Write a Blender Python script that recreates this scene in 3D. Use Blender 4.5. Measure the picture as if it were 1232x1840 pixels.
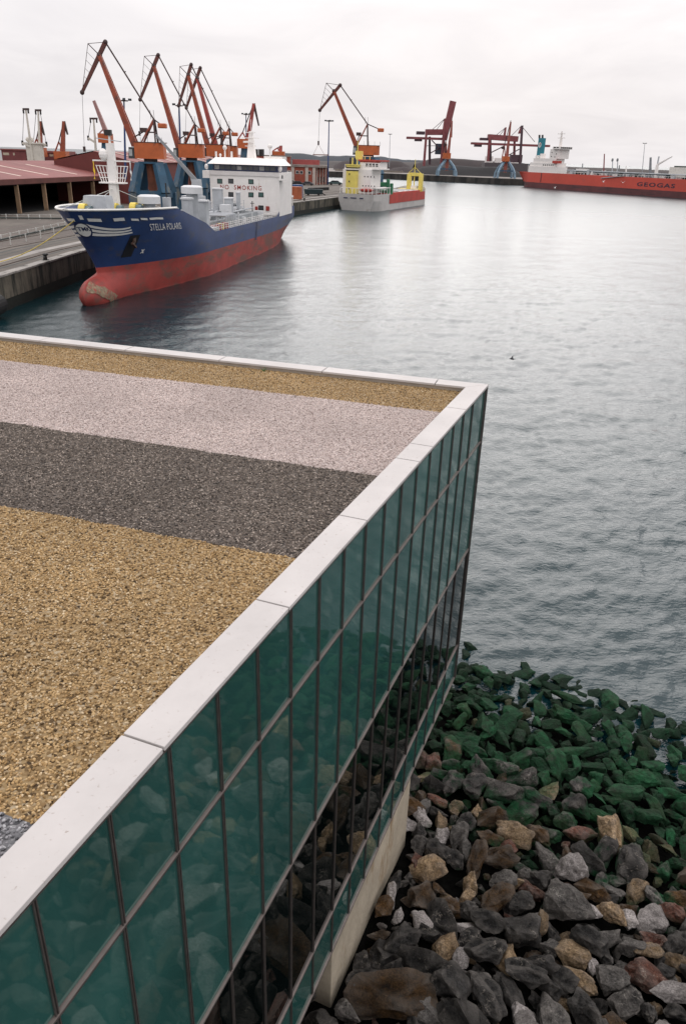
import bpy, bmesh, math, random
from mathutils import Vector, Matrix, noise as mnoise
random.seed(7)
R = math.radians
S = bpy.context.scene
for o in list(bpy.data.objects): bpy.data.objects.remove(o)

# ------------------------------------------------------------------ camera
CAM_H = 16.0
FPX, PITCH, ROLL = 1370.06, 0.4354, 0.0314        # focal length in photo pixels, pitch down, roll
cd = bpy.data.cameras.new('camera'); cam = bpy.data.objects.new('camera', cd); S.collection.objects.link(cam)
_fw = Vector((0, math.cos(PITCH), -math.sin(PITCH))); _ri = Vector((1, 0, 0)); _up = _ri.cross(_fw)
_ri, _up = _ri*math.cos(ROLL)+_up*math.sin(ROLL), _up*math.cos(ROLL)-_ri*math.sin(ROLL)
m = Matrix((_ri, _up, -_fw)).transposed().to_4x4(); m.translation = (0, 0, CAM_H)
cam.matrix_world = m
cd.sensor_fit = 'VERTICAL'; cd.sensor_height = 36.0; cd.lens = 36.0*FPX/1840.0
cd.clip_start = 0.1; cd.clip_end = 60000
S.camera = cam
S.render.resolution_x, S.render.resolution_y = 685, 1024

# ------------------------------------------------------------------ sky and sun: a bright overcast day
SUN_EL, SUN_AZ = R(25), R(8)          # azimuth clockwise from +Y: the veiled sun stands over the harbour, ahead of the camera
W = bpy.data.worlds.new('World'); S.world = W; W.use_nodes = True
nt = W.node_tree; nt.nodes.clear()
def wn(t): return nt.nodes.new(t)
sky = wn('ShaderNodeTexSky'); sky.sky_type = 'NISHITA'; sky.sun_disc = False
sky.sun_elevation = SUN_EL; sky.sun_rotation = SUN_AZ; sky.dust_density = 3.0
b1 = wn('ShaderNodeBackground'); b1.inputs['Strength'].default_value = 0.10
nt.links.new(sky.outputs[0], b1.inputs[0])
tc = wn('ShaderNodeTexCoord'); sep = wn('ShaderNodeSeparateXYZ'); nt.links.new(tc.outputs['Generated'], sep.inputs[0])
mx = wn('ShaderNodeMath'); mx.operation = 'MAXIMUM'; mx.inputs[1].default_value = 0.0; nt.links.new(sep.outputs['Z'], mx.inputs[0])
ad = wn('ShaderNodeMath'); ad.operation = 'ADD'; ad.inputs[1].default_value = 0.16; nt.links.new(mx.outputs[0], ad.inputs[0])
dv = []
for ax in 'XY':
    d = wn('ShaderNodeMath'); d.operation = 'DIVIDE'; nt.links.new(sep.outputs[ax], d.inputs[0]); nt.links.new(ad.outputs[0], d.inputs[1]); dv.append(d)
cb = wn('ShaderNodeCombineXYZ'); nt.links.new(dv[0].outputs[0], cb.inputs[0]); nt.links.new(dv[1].outputs[0], cb.inputs[1])
cn = wn('ShaderNodeTexNoise'); cn.inputs['Scale'].default_value = 1.25; cn.inputs['Detail'].default_value = 7; cn.inputs['Roughness'].default_value = 0.56
cn.inputs['Distortion'].default_value = 0.5
nt.links.new(cb.outputs[0], cn.inputs['Vector'])
cr = wn('ShaderNodeValToRGB'); e = cr.color_ramp.elements
e[0].position = 0.36; e[0].color = (0.715, 0.69, 0.705, 1); e[1].position = 0.66; e[1].color = (0.81, 0.78, 0.788, 1)
nt.links.new(cn.outputs['Fac'], cr.inputs[0])
# an overcast sky is brighter overhead than at the horizon
gr = wn('ShaderNodeMath'); gr.operation = 'SUBTRACT'; gr.inputs[1].default_value = 0.06; nt.links.new(sep.outputs['Z'], gr.inputs[0])
g2 = wn('ShaderNodeMath'); g2.operation = 'MAXIMUM'; g2.inputs[1].default_value = 0.0; nt.links.new(gr.outputs[0], g2.inputs[0])
g3 = wn('ShaderNodeMath'); g3.operation = 'MULTIPLY_ADD'; g3.inputs[1].default_value = 1.3; g3.inputs[2].default_value = 1.0; nt.links.new(g2.outputs[0], g3.inputs[0])
# and the cloud is thinner and brighter round the veiled sun
vd = wn('ShaderNodeVectorMath'); vd.operation = 'DOT_PRODUCT'; nt.links.new(tc.outputs['Generated'], vd.inputs[0]); vd.inputs[1].default_value = (math.sin(SUN_AZ)*math.cos(SUN_EL), math.cos(SUN_AZ)*math.cos(SUN_EL), math.sin(SUN_EL))
v2 = wn('ShaderNodeMath'); v2.operation = 'MAXIMUM'; v2.inputs[1].default_value = 0.0; nt.links.new(vd.outputs['Value'], v2.inputs[0])
v3 = wn('ShaderNodeMath'); v3.operation = 'POWER'; v3.inputs[1].default_value = 14.0; nt.links.new(v2.outputs[0], v3.inputs[0])
v4 = wn('ShaderNodeMath'); v4.operation = 'MULTIPLY_ADD'; v4.inputs[1].default_value = .06; nt.links.new(v3.outputs[0], v4.inputs[0]); nt.links.new(g3.outputs[0], v4.inputs[2]); g3 = v4
b2 = wn('ShaderNodeBackground'); nt.links.new(g3.outputs[0], b2.inputs['Strength']); nt.links.new(cr.outputs[0], b2.inputs[0])
ms = wn('ShaderNodeMixShader'); ms.inputs[0].default_value = 0.985
nt.links.new(b1.outputs[0], ms.inputs[1]); nt.links.new(b2.outputs[0], ms.inputs[2])
wo = wn('ShaderNodeOutputWorld'); nt.links.new(ms.outputs[0], wo.inputs[0])
sl = bpy.data.lights.new('sun', 'SUN'); sl.energy = 0.62; sl.angle = R(46); sl.color = (1.0, 0.965, 0.94)
so = bpy.data.objects.new('sun', sl); S.collection.objects.link(so)
sdir = Vector((math.sin(SUN_AZ)*math.cos(SUN_EL), math.cos(SUN_AZ)*math.cos(SUN_EL), math.sin(SUN_EL)))
so.rotation_euler = sdir.to_track_quat('Z', 'Y').to_euler()
S.view_settings.view_transform = 'Standard'; S.view_settings.look = 'None'
S.view_settings.exposure = 0.18; S.view_settings.gamma = 1.0; S.view_settings.use_curve_mapping = False
S.cycles.use_denoising = True
S.cycles.max_bounces = 6; S.cycles.diffuse_bounces = 3; S.cycles.glossy_bounces = 3; S.cycles.caustics_reflective = False; S.cycles.caustics_refractive = False

# ------------------------------------------------------------------ surveying helpers: photo pixel -> point in the place
def ray(x, y): return _fw + _ri*((x-616)/FPX) - _up*((y-920)/FPX)
def gd(x, y, z=0.0):
    d = ray(x, y); t = (z-CAM_H)/d.z; return Vector((d.x*t, d.y*t, z))
def at(x, y, Y):
    d = ray(x, y); t = Y/d.y; return Vector((d.x*t, Y, CAM_H+d.z*t))
def frame(o, deg):
    a = R(deg); d = Vector((math.sin(a), math.cos(a))); n = Vector((math.cos(a), -math.sin(a))); o = Vector(o[:2])
    def st(x, y, t=None, s=None):
        r = ray(x, y); r2 = Vector((r.x, r.y))
        k = (t+o.dot(n))/r2.dot(n) if t is not None else (s+o.dot(d))/r2.dot(d)
        q = r2*k-o
        return Vector((q.dot(n), q.dot(d), CAM_H+r.z*k))        # local (across, along, up)
    return st
def lerp(a, b, t): return a+(b-a)*t
def clamp(t, a=0.0, b=1.0): return max(a, min(b, t))

# ------------------------------------------------------------------ materials
MT = {}
def hexc(h):
    c = [int(h[i:i+2], 16)/255 for i in (0, 2, 4)]
    return tuple((v/12.92 if v <= .04045 else ((v+.055)/1.055)**2.4) for v in c)
def mat(name, col, rough=0.6, var=0.18, scale=1.5, bump=0.0, bscale=12.0, metal=0.0, spec=0.5, rust=None, rust_amt=0.0, rscale=(3, 3, .5), coord='Object'):
    if name in MT: return MT[name]
    if isinstance(col, str): col = hexc(col)
    M = bpy.data.materials.new(name); M.use_nodes = True; MT[name] = M
    n = M.node_tree; L = n.links.new; p = n.nodes['Principled BSDF']
    p.inputs['Roughness'].default_value = rough; p.inputs['Metallic'].default_value = metal; p.inputs['Specular IOR Level'].default_value = spec
    tc = n.nodes.new('ShaderNodeTexCoord')
    nz = n.nodes.new('ShaderNodeTexNoise'); nz.inputs['Scale'].default_value = scale; nz.inputs['Detail'].default_value = 6; nz.inputs['Roughness'].default_value = .65
    L(tc.outputs[coord], nz.inputs['Vector'])
    rp = n.nodes.new('ShaderNodeValToRGB'); a, b = rp.color_ramp.elements
    a.position = .3; b.position = .7
    a.color = (*[c*(1-var) for c in col], 1); b.color = (*[min(1, c*(1+var)) for c in col], 1)
    L(nz.outputs['Fac'], rp.inputs[0]); out = rp.outputs[0]
    if rust:
        if isinstance(rust, str): rust = hexc(rust)
        mp = n.nodes.new('ShaderNodeMapping'); mp.inputs['Scale'].default_value = rscale; L(tc.outputs[coord], mp.inputs[0])
        n2 = n.nodes.new('ShaderNodeTexNoise'); n2.inputs['Scale'].default_value = 1.0; n2.inputs['Detail'].default_value = 8; n2.inputs['Roughness'].default_value = .7
        L(mp.outputs[0], n2.inputs['Vector'])
        r2 = n.nodes.new('ShaderNodeValToRGB'); r2.color_ramp.elements[0].position = .66-.35*rust_amt; r2.color_ramp.elements[1].position = .74-.25*rust_amt
        L(n2.outputs['Fac'], r2.inputs[0])
        mix = n.nodes.new('ShaderNodeMix'); mix.data_type = 'RGBA'; L(r2.outputs[0], mix.inputs[0]); L(out, mix.inputs[6]); mix.inputs[7].default_value = (*rust, 1)
        out = mix.outputs[2]
    L(out, p.inputs['Base Color'])
    if bump:
        n3 = n.nodes.new('ShaderNodeTexNoise'); n3.inputs['Scale'].default_value = bscale; n3.inputs['Detail'].default_value = 5; L(tc.outputs[coord], n3.inputs['Vector'])
        bp = n.nodes.new('ShaderNodeBump'); bp.inputs['Strength'].default_value = bump; bp.inputs['Distance'].default_value = .05; L(n3.outputs['Fac'], bp.inputs['Height']); L(bp.outputs[0], p.inputs['Normal'])
    return M

# ------------------------------------------------------------------ mesh helpers
class MB:
    def __init__(s): s.v = []; s.f = []
    def add(s, vs, fs):
        b = len(s.v); s.v += [tuple(v) for v in vs]; s.f += [tuple(i+b for i in f) for f in fs]; return s
    def box(s, c, d, rz=0.0, taper=1.0):
        x, y, z = d[0]/2, d[1]/2, d[2]/2; ca, sa = math.cos(rz), math.sin(rz); vs = []
        for k, zz in ((1, -z), (taper, z)):
            for px, py in ((-x*k, -y*k), (x*k, -y*k), (x*k, y*k), (-x*k, y*k)):
                vs.append((c[0]+px*ca-py*sa, c[1]+px*sa+py*ca, c[2]+zz))
        return s.add(vs, [(3, 2, 1, 0), (4, 5, 6, 7), (0, 1, 5, 4), (1, 2, 6, 5), (2, 3, 7, 6), (3, 0, 4, 7)])
    def span(s, a, b):
        return s.box([(a[i]+b[i])/2 for i in range(3)], [abs(b[i]-a[i]) for i in range(3)])
    def bar(s, p, q, w, h=None, w2=None, h2=None):
        p, q = Vector(p), Vector(q); h = h or w; w2 = w2 or w; h2 = h2 or h
        d = (q-p).normalized(); u = d.cross(Vector((0, 0, 1)))
        if u.length < 1e-3: u = Vector((1, 0, 0))
        u.normalize(); v = u.cross(d)
        vs = []
        for o, a, b in ((p, w/2, h/2), (q, w2/2, h2/2)):
            vs += [o-u*a-v*b, o+u*a-v*b, o+u*a+v*b, o-u*a+v*b]
        return s.add(vs, [(3, 2, 1, 0), (4, 5, 6, 7), (0, 1, 5, 4), (1, 2, 6, 5), (2, 3, 7, 6), (3, 0, 4, 7)])
    def tube(s, p, q, r, r2=None, n=8):
        p, q = Vector(p), Vector(q); r2 = r if r2 is None else r2
        d = (q-p).normalized(); u = d.cross(Vector((0, 0, 1)))
        if u.length < 1e-3: u = Vector((1, 0, 0))
        u.normalize(); v = u.cross(d); vs = []
        for o, k in ((p, r), (q, r2)):
            for i in range(n):
                a = 2*math.pi*i/n; vs.append(o+(u*math.cos(a)+v*math.sin(a))*k)
        fs = [(i, (i+1) % n, n+(i+1) % n, n+i) for i in range(n)]+[tuple(range(n-1, -1, -1)), tuple(range(n, 2*n))]
        return s.add(vs, fs)
    def path(s, pts, r, n=6):
        for a, b in zip(pts, pts[1:]): s.tube(a, b, r, n=n)
        return s
    def prism(s, poly, z0, z1):
        n = len(poly); vs = [(p[0], p[1], z0) for p in poly]+[(p[0], p[1], z1) for p in poly]
        ar = sum(poly[i][0]*poly[(i+1) % n][1]-poly[(i+1) % n][0]*poly[i][1] for i in range(n))
        fs = [tuple(range(n-1, -1, -1)), tuple(range(n, 2*n))]+[(i, (i+1) % n, n+(i+1) % n, n+i) for i in range(n)]
        if ar < 0: fs = [tuple(reversed(f)) for f in fs]
        return s.add(vs, fs)
    def slab(s, poly, axis, a0, a1):
        """polygon given in the two other axes, pushed along axis"""
        n = len(poly); vs = []
        for a in (a0, a1):
            for p in poly:
                v = list(p); v.insert(axis, a); vs.append(v)
        return s.add(vs, [tuple(range(n-1, -1, -1)), tuple(range(n, 2*n))]+[(i, (i+1) % n, n+(i+1) % n, n+i) for i in range(n)])
    def ball(s, c, r, nu=10, nv=6):
        if not hasattr(r, '__len__'): r = (r, r, r)
        vs = [(c[0], c[1], c[2]-r[2])]
        for j in range(1, nv):
            b = -math.pi/2+math.pi*j/nv
            for i in range(nu):
                a = 2*math.pi*i/nu; vs.append((c[0]+r[0]*math.cos(a)*math.cos(b), c[1]+r[1]*math.sin(a)*math.cos(b), c[2]+r[2]*math.sin(b)))
        vs.append((c[0], c[1], c[2]+r[2])); t = len(vs)-1; fs = []
        for i in range(nu): fs.append((0, 1+(i+1) % nu, 1+i)); fs.append((t, t-nu+i, t-nu+(i+1) % nu))
        for j in range(nv-2):
            for i in range(nu):
                a = 1+j*nu+i; b = 1+j*nu+(i+1) % nu; fs.append((a, b, b+nu, a+nu))
        return s.add(vs, fs)
    def grid(s, rows, closed=False, flip=False):
        nr, nc = len(rows), len(rows[0]); vs = [p for r in rows for p in r]; fs = []
        for i in range(nr-1):
            for j in range(nc-(0 if closed else 1)):
                f = (i*nc+j, i*nc+(j+1) % nc, (i+1)*nc+(j+1) % nc, (i+1)*nc+j); fs.append(tuple(reversed(f)) if flip else f)
        return s.add(vs, fs)
    def mesh(s, name):
        m = bpy.data.meshes.new(name); m.from_pydata([tuple(v) for v in s.v], [], s.f); m.validate(); m.update(); return m
    def build(s, name, material, parent=None, smooth=False, bevel=0.0):
        me = s.mesh(name); o = link(name, me, material, parent)
        if smooth:
            for p in me.polygons: p.use_smooth = True
        if bevel:
            b = o.modifiers.new('bevel', 'BEVEL'); b.width = bevel; b.segments = 2; b.limit_method = 'ANGLE'
        return o
def link(name, me, material, parent=None):
    o = bpy.data.objects.new(name, me); S.collection.objects.link(o)
    if material and not me.materials: me.materials.append(material)
    if parent: o.parent = parent
    return o
def tag(o, label, cat, group=None):
    o['label'] = label; o['category'] = cat
    if group: o['group'] = group
    return o
def thing(name, label, cat, loc=(0, 0, 0), rz=0.0, group=None):
    o = bpy.data.objects.new(name, None); o.empty_display_size = .3; S.collection.objects.link(o)
    o.location = loc; o.rotation_euler = (0, 0, rz); return tag(o, label, cat, group)
def struct(o): o['kind'] = 'structure'; return o
def stuff(o): o['kind'] = 'stuff'; return o
def copy_tree(o, parent=None):
    c = o.copy(); S.collection.objects.link(c); c.parent = parent
    for ch in [k for k in bpy.data.objects if k.parent == o]: copy_tree(ch, c)
    return c
def text_mesh(txt, size, bold=0.0, spacing=1.0, shear=0.0, ext=0.0):
    cu = bpy.data.curves.new('lettering', 'FONT'); cu.body = txt; cu.size = size; cu.offset = bold; cu.space_character = spacing; cu.shear = shear; cu.extrude = ext
    cu.resolution_u = 3
    to = bpy.data.objects.new('lettering', cu); S.collection.objects.link(to)
    bpy.context.view_layer.update()
    me = bpy.data.meshes.new_from_object(to); bpy.data.objects.remove(to); bpy.data.curves.remove(cu)
    return me
def map_mesh(me, fn):
    for v in me.vertices: v.co = fn(v.co)
    me.update(); return me
# ------------------------------------------------------------------ water
def water_mat():
    M = bpy.data.materials.new('harbour_water'); M.use_nodes = True; n = M.node_tree; L = n.links.new; p = n.nodes['Principled BSDF']
    p.inputs['Base Color'].default_value = (0.003, 0.022, 0.027, 1); p.inputs['Roughness'].default_value = .06; p.inputs['IOR'].default_value = 1.333
    p.inputs['Specular IOR Level'].default_value = .85
    g = n.nodes.new('ShaderNodeNewGeometry')
    ln = n.nodes.new('ShaderNodeVectorMath'); ln.operation = 'LENGTH'; L(g.outputs['Position'], ln.inputs[0])
    mr = n.nodes.new('ShaderNodeMapRange'); mr.inputs[1].default_value = 40; mr.inputs[2].default_value = 420; mr.inputs[3].default_value = .10; mr.inputs[4].default_value = .34; L(ln.outputs['Value'], mr.inputs[0]); L(mr.outputs[0], p.inputs['Roughness'])
    mp = n.nodes.new('ShaderNodeMapping'); mp.inputs['Rotation'].default_value = (0, 0, R(-12)); mp.inputs['Scale'].default_value = (1, 1.8, 1); L(g.outputs['Position'], mp.inputs[0])
    nz = n.nodes.new('ShaderNodeTexNoise'); nz.inputs['Scale'].default_value = 3.2; nz.inputs['Detail'].default_value = 3; nz.inputs['Distortion'].default_value = .5; L(mp.outputs[0], nz.inputs['Vector'])
    b = n.nodes.new('ShaderNodeBump'); b.inputs['Strength'].default_value = .8; b.inputs['Distance'].default_value = .055; L(nz.outputs['Fac'], b.inputs['Height']); L(b.outputs[0], p.inputs['Normal'])
    return M
WATER = water_mat()
def wave(x, y, d):
    u, v = x*.978+y*.208, (y*.978-x*.208)*1.75
    k1, k2 = clamp(1.25-d/420), clamp(1.3-d/170)
    h = .10*mnoise.noise(Vector((u*.10, v*.10, 0)))+.11*k1*mnoise.noise(Vector((u*.34, v*.34, 7)))
    if k2 > 0: h += k2*(.10*mnoise.noise(Vector((u*.85, v*.85, 3)))+.085*mnoise.noise(Vector((u*2.0, v*2.0, 9))))
    gust = .75+.5*mnoise.noise(Vector((x*.018, y*.012, 4)))
    return h*gust*clamp(1.6-d/600)
wr = [9.0]; 
while wr[-1] < 300: wr.append(wr[-1]+.15+.0062*(wr[-1]-9))
while wr[-1] < 40000: wr.append(wr[-1]*1.12)
wa = [R(-85+5*i) for i in range(9)]+[R(-40+.235*i) for i in range(1, 342)]+[R(45+8*i) for i in range(6)]
rows = []
for d in wr: rows.append([(d*math.sin(a), d*math.cos(a), wave(d*math.sin(a), d*math.cos(a), d) if d < 950 and -.72 < a < .72 else 0.0) for a in wa])
wb = MB(); wb.grid(rows); wo_ = struct(wb.build('water', WATER, smooth=True))
if wo_.data.polygons[0].normal.z < 0: wo_.data.flip_normals()

# ------------------------------------------------------------------ the glass building in front
U = 4.5
CX, CY, ZT = .6916*U, 3.6984*U, CAM_H-U
HA, HB = .3717, -1.2789
A = Vector((math.sin(HA), math.cos(HA), 0)); N = Vector((A.y, -A.x, 0))      # along the glass wall, and out of it
B = Vector((math.sin(HB), math.cos(HB), 0)); Q = Vector((-B.y, B.x, 0))        # along the rear parapet, and into the roof
if Q.dot(A) > 0: Q = -Q
ZROW = [ZT-.05]+[CAM_H-U*(1+k) for k in (.2996, .9166, 1.546, 1.7779)]
WALL_LEN, PAR_LEN = 21.0, 24.0
bld = thing('glass_building', 'low glass-walled building with striped gravel roof and white metal coping', 'building', (CX, CY, 0))
def wp(s, t, z): return A*s+N*t+Vector((0, 0, z))
white_metal = mat('coping_metal', (.47, .445, .43), .6, .10, .8, spec=.3, rust=(.25, .20, .165), rust_amt=.16, rscale=(14, 14, 14))
alu = mat('aluminium_frame', (.24, .20, .185), .45, .15, 6, metal=.3)
bronze = mat('dark_mullion_metal', (.085, .075, .07), .4, .25, 8, metal=.4)
concrete = mat('plinth_concrete', (.36, .31, .235), .85, .25, .9, bump=.3, bscale=9, rust=(.20, .12, .045), rust_amt=.32, rscale=(1.2, 1.2, .35))
beige = mat('parapet_upstand', (.30, .26, .215), .8, .2, 3)
darkin = mat('interior_shade_black', (.012, .014, .014), .8, .2, 1)  # near-black: the unlit rooms behind the glass are put into the colour

def glass_mat(name, col, rough, spec, ior=1.6):
    M = bpy.data.materials.new(name); M.use_nodes = True; n = M.node_tree; L = n.links.new; p = n.nodes['Principled BSDF']
    p.inputs['Roughness'].default_value = rough; p.inputs['IOR'].default_value = ior; p.inputs['Specular IOR Level'].default_value = spec; p.inputs['Specular Tint'].default_value = (.78, 1.0, .92, 1)
    tc = n.nodes.new('ShaderNodeTexCoord'); oi = n.nodes.new('ShaderNodeObjectInfo')
    va = n.nodes.new('ShaderNodeVectorMath'); va.operation = 'ADD'; L(tc.outputs['Object'], va.inputs[0]); L(oi.outputs['Location'], va.inputs[1])
    nz = n.nodes.new('ShaderNodeTexNoise'); nz.inputs['Scale'].default_value = .9; nz.inputs['Detail'].default_value = 5; L(va.outputs[0], nz.inputs['Vector'])
    rp = n.nodes.new('ShaderNodeValToRGB'); a, b = rp.color_ramp.elements; a.position = .3; b.position = .72
    a.color = (*[c*.8 for c in col], 1); b.color = (*[c*1.2 for c in col], 1); L(nz.outputs['Fac'], rp.inputs[0])
    hs = n.nodes.new('ShaderNodeHueSaturation'); mr = n.nodes.new('ShaderNodeMapRange'); mr.inputs[3].default_value = .86; mr.inputs[4].default_value = 1.14
    L(oi.outputs['Random'], mr.inputs[0]); L(mr.outputs[0], hs.inputs['Value']); L(rp.outputs[0], hs.inputs['Color']); L(hs.outputs[0], p.inputs['Base Color'])
    n2 = n.nodes.new('ShaderNodeTexNoise'); n2.inputs['Scale'].default_value = .7; L(va.outputs[0], n2.inputs['Vector'])
    bp = n.nodes.new('ShaderNodeBump'); bp.inputs['Strength'].default_value = .12; bp.inputs['Distance'].default_value = .03; L(n2.outputs['Fac'], bp.inputs['Height']); L(bp.outputs[0], p.inputs['Normal'])
    return M
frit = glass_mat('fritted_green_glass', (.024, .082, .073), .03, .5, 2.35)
clear = glass_mat('dark_void_glass', (.002, .004, .004), .015, .5, 1.6)  # opaque panes; the dark void behind them is painted into the glass colour

def oblong(s0, s1, t0, t1, z0, z1):
    mb = MB(); mb.prism([(wp(s, t, 0).x, wp(s, t, 0).y) for s, t in ((s0, t0), (s0, t1), (s1, t1), (s1, t0))], z0, z1); return mb
# core of the building: solid body set back behind the glass
inner = lambda s, q: A*0
def roof_pt(along_wall, inset):   # point on the wall line, inset along -N
    return A*along_wall-N*inset
Lc = B*PAR_LEN
body = MB()
c0 = -A*.5*0-N*.12
poly = [(-N*.12+Q*.15), (-A*WALL_LEN-N*.12), (-A*WALL_LEN-N*.12+B*PAR_LEN), (B*PAR_LEN+Q*.15)]
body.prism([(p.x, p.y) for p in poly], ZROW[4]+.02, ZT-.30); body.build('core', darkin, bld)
fb = MB(); poly = [(-N*2.6+Q*2.0-A*1.0), (-A*WALL_LEN-N*2.6), (-A*WALL_LEN-N*2.6+B*PAR_LEN*.9), (B*PAR_LEN*.9+Q*2.0)]
fb.prism([(p.x, p.y) for p in poly], -1.0, ZROW[4]+.01); fb.build('undercroft_light_block', concrete, bld)  # unseen block added under the building to stop light leaking through
rw = MB(); rw.prism([(p.x, p.y) for p in (B*.03, B*PAR_LEN, B*PAR_LEN+Q*.14, B*.03+Q*.14)], ZROW[4], ZT-.06); rw.build('rear_wall', frit, bld)
pl = oblong(-8.32, -3.72, -.62, -.035, -.4, ZROW[4]-.045); pl.build('plinth', concrete, bld, bevel=.02)

# glass wall: panes, mullions, transoms
MS = [.42+.803*k for k in range(1, 26)]
cols = [(-.03, -MS[0])]+[(-MS[i], -MS[i+1]) for i in range(len(MS)-1)]
pane_me = {}
for ci, (s1, s0) in enumerate(cols):
    for r in range(4):
        key = (r, ci == 0)
        w = abs(s1-s0)-.016
        if key not in pane_me:
            mb = MB(); mb.prism([(p.x, p.y) for p in (A*-w/2, A*-w/2+N*.012, A*w/2+N*.012, A*w/2)], ZROW[r+1]+.03, ZROW[r]-.03)
            pane_me[key] = mb.mesh('pane')
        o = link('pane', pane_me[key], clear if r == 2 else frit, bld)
        o.location = A*((s0+s1)/2)+N*(-.03)+N*random.uniform(-.002, .002)
        o.rotation_euler = (0, 0, random.uniform(-.006, .006))
mu = MB()
for t0, t1, w in ((-.035, -.008, .026),):
    mu.prism([(p.x, p.y) for p in (A*-w/2+N*t0, A*-w/2+N*t1, A*w/2+N*t1, A*w/2+N*t0)], ZROW[4]-.02, ZROW[0])
for sgn in (-1, 1):
    mu.prism([(p.x, p.y) for p in (A*(sgn*.013-.005)+N*-.0079, A*(sgn*.013-.005)+N*.006, A*(sgn*.013+.005)+N*.006, A*(sgn*.013+.005)+N*-.0079)], ZROW[4]-.02, ZROW[0])
mme = mu.mesh('mullion')
for s in MS:
    o = link('mullion', mme, bronze, bld); o.location = A*-s
cpost = MB(); cpost.prism([(p.x, p.y) for p in (A*-.03+N*-.05, A*-.03+N*.03, A*.025+N*.03, A*.025+N*-.05)], ZROW[4]-.02, ZROW[0]); cpost.build('corner_post', bronze, bld)
for r in (1, 2, 3, 4):
    h = .030 if r < 4 else .04
    tb = oblong(-WALL_LEN+.2, .03, -.03, .012, ZROW[r]-h/2, ZROW[r]+h/2)
    tb.v += []; o = tb.build('transom', alu, bld)
    tg = oblong(-WALL_LEN+.2, .028, .0121, .017, ZROW[r]-.008, ZROW[r]+.008); tg.build('gasket', bronze, o)
tr = oblong(-WALL_LEN, .03, -.02, .028, ZROW[0]-.02, ZT-.052); tr.build('edge_trim', bronze, bld)

# coping: white metal pieces with open joints
wi = .0849*U
def ic(inset):       # inner corner at that inset from both edges
    # -N*inset + A*a = Q*inset + B*b  (solve for a)
    rhs = Q*inset+N*inset; det = A.x*(-B.y)-A.y*(-B.x); a = (rhs.x*(-B.y)-rhs.y*(-B.x))/det
    return -N*inset+A*a
OC, IC = ic(-.03), ic(wi)
jr = [2.07, 4.46, 5.26, 7.73, 10.18, 12.58, 15.2, 17.7, 20.9]
jp = [1.10, 3.75, 6.36, 8.93, 11.43, 13.95, 16.5, 19.0, 21.5, 23.9]
def cope_piece(poly, name='coping'):
    mb = MB(); mb.prism([(p.x, p.y) for p in poly], ZT-.05, ZT); return mb.build(name, white_metal, bld, bevel=.006)
g = .012
prev = None
for i, s in enumerate(jr):
    e1 = [N*.03-A*(s-g), -N*wi-A*(s-g)]
    if prev is None: cope_piece([OC-Q*.0+Q*.004-A*.003, e1[0], e1[1], IC-A*.003])
    else: cope_piece([prev[0], e1[0], e1[1], prev[1]])
    prev = [N*.03-A*(s+g), -N*wi-A*(s+g)]
prev = None
for i, s in enumerate(jp):
    e1 = [-Q*.03+B*(s-g), Q*wi+B*(s-g)]
    if prev is None: cope_piece([OC+B*.006, e1[0], e1[1], IC+B*.006])
    else: cope_piece([prev[0], e1[0], e1[1], prev[1]])
    prev = [-Q*.03+B*(s+g), Q*wi+B*(s+g)]
# upstand below the coping
IC2, IC3 = ic(wi-.03), ic(.14)
up = MB(); up.prism([(p.x, p.y) for p in (IC3, -A*WALL_LEN-N*.14, -A*WALL_LEN-N*(wi-.03), IC2)], ZT-.34, ZT-.052)
up.build('wall_upstand', beige, bld)
up = MB(); up.prism([(p.x, p.y) for p in (IC3+B*.002, B*PAR_LEN+Q*.14, B*PAR_LEN+Q*(wi-.03), IC2+B*.002)], ZT-.34, ZT-.052)
up.build('parapet_upstand', beige, bld)

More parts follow.
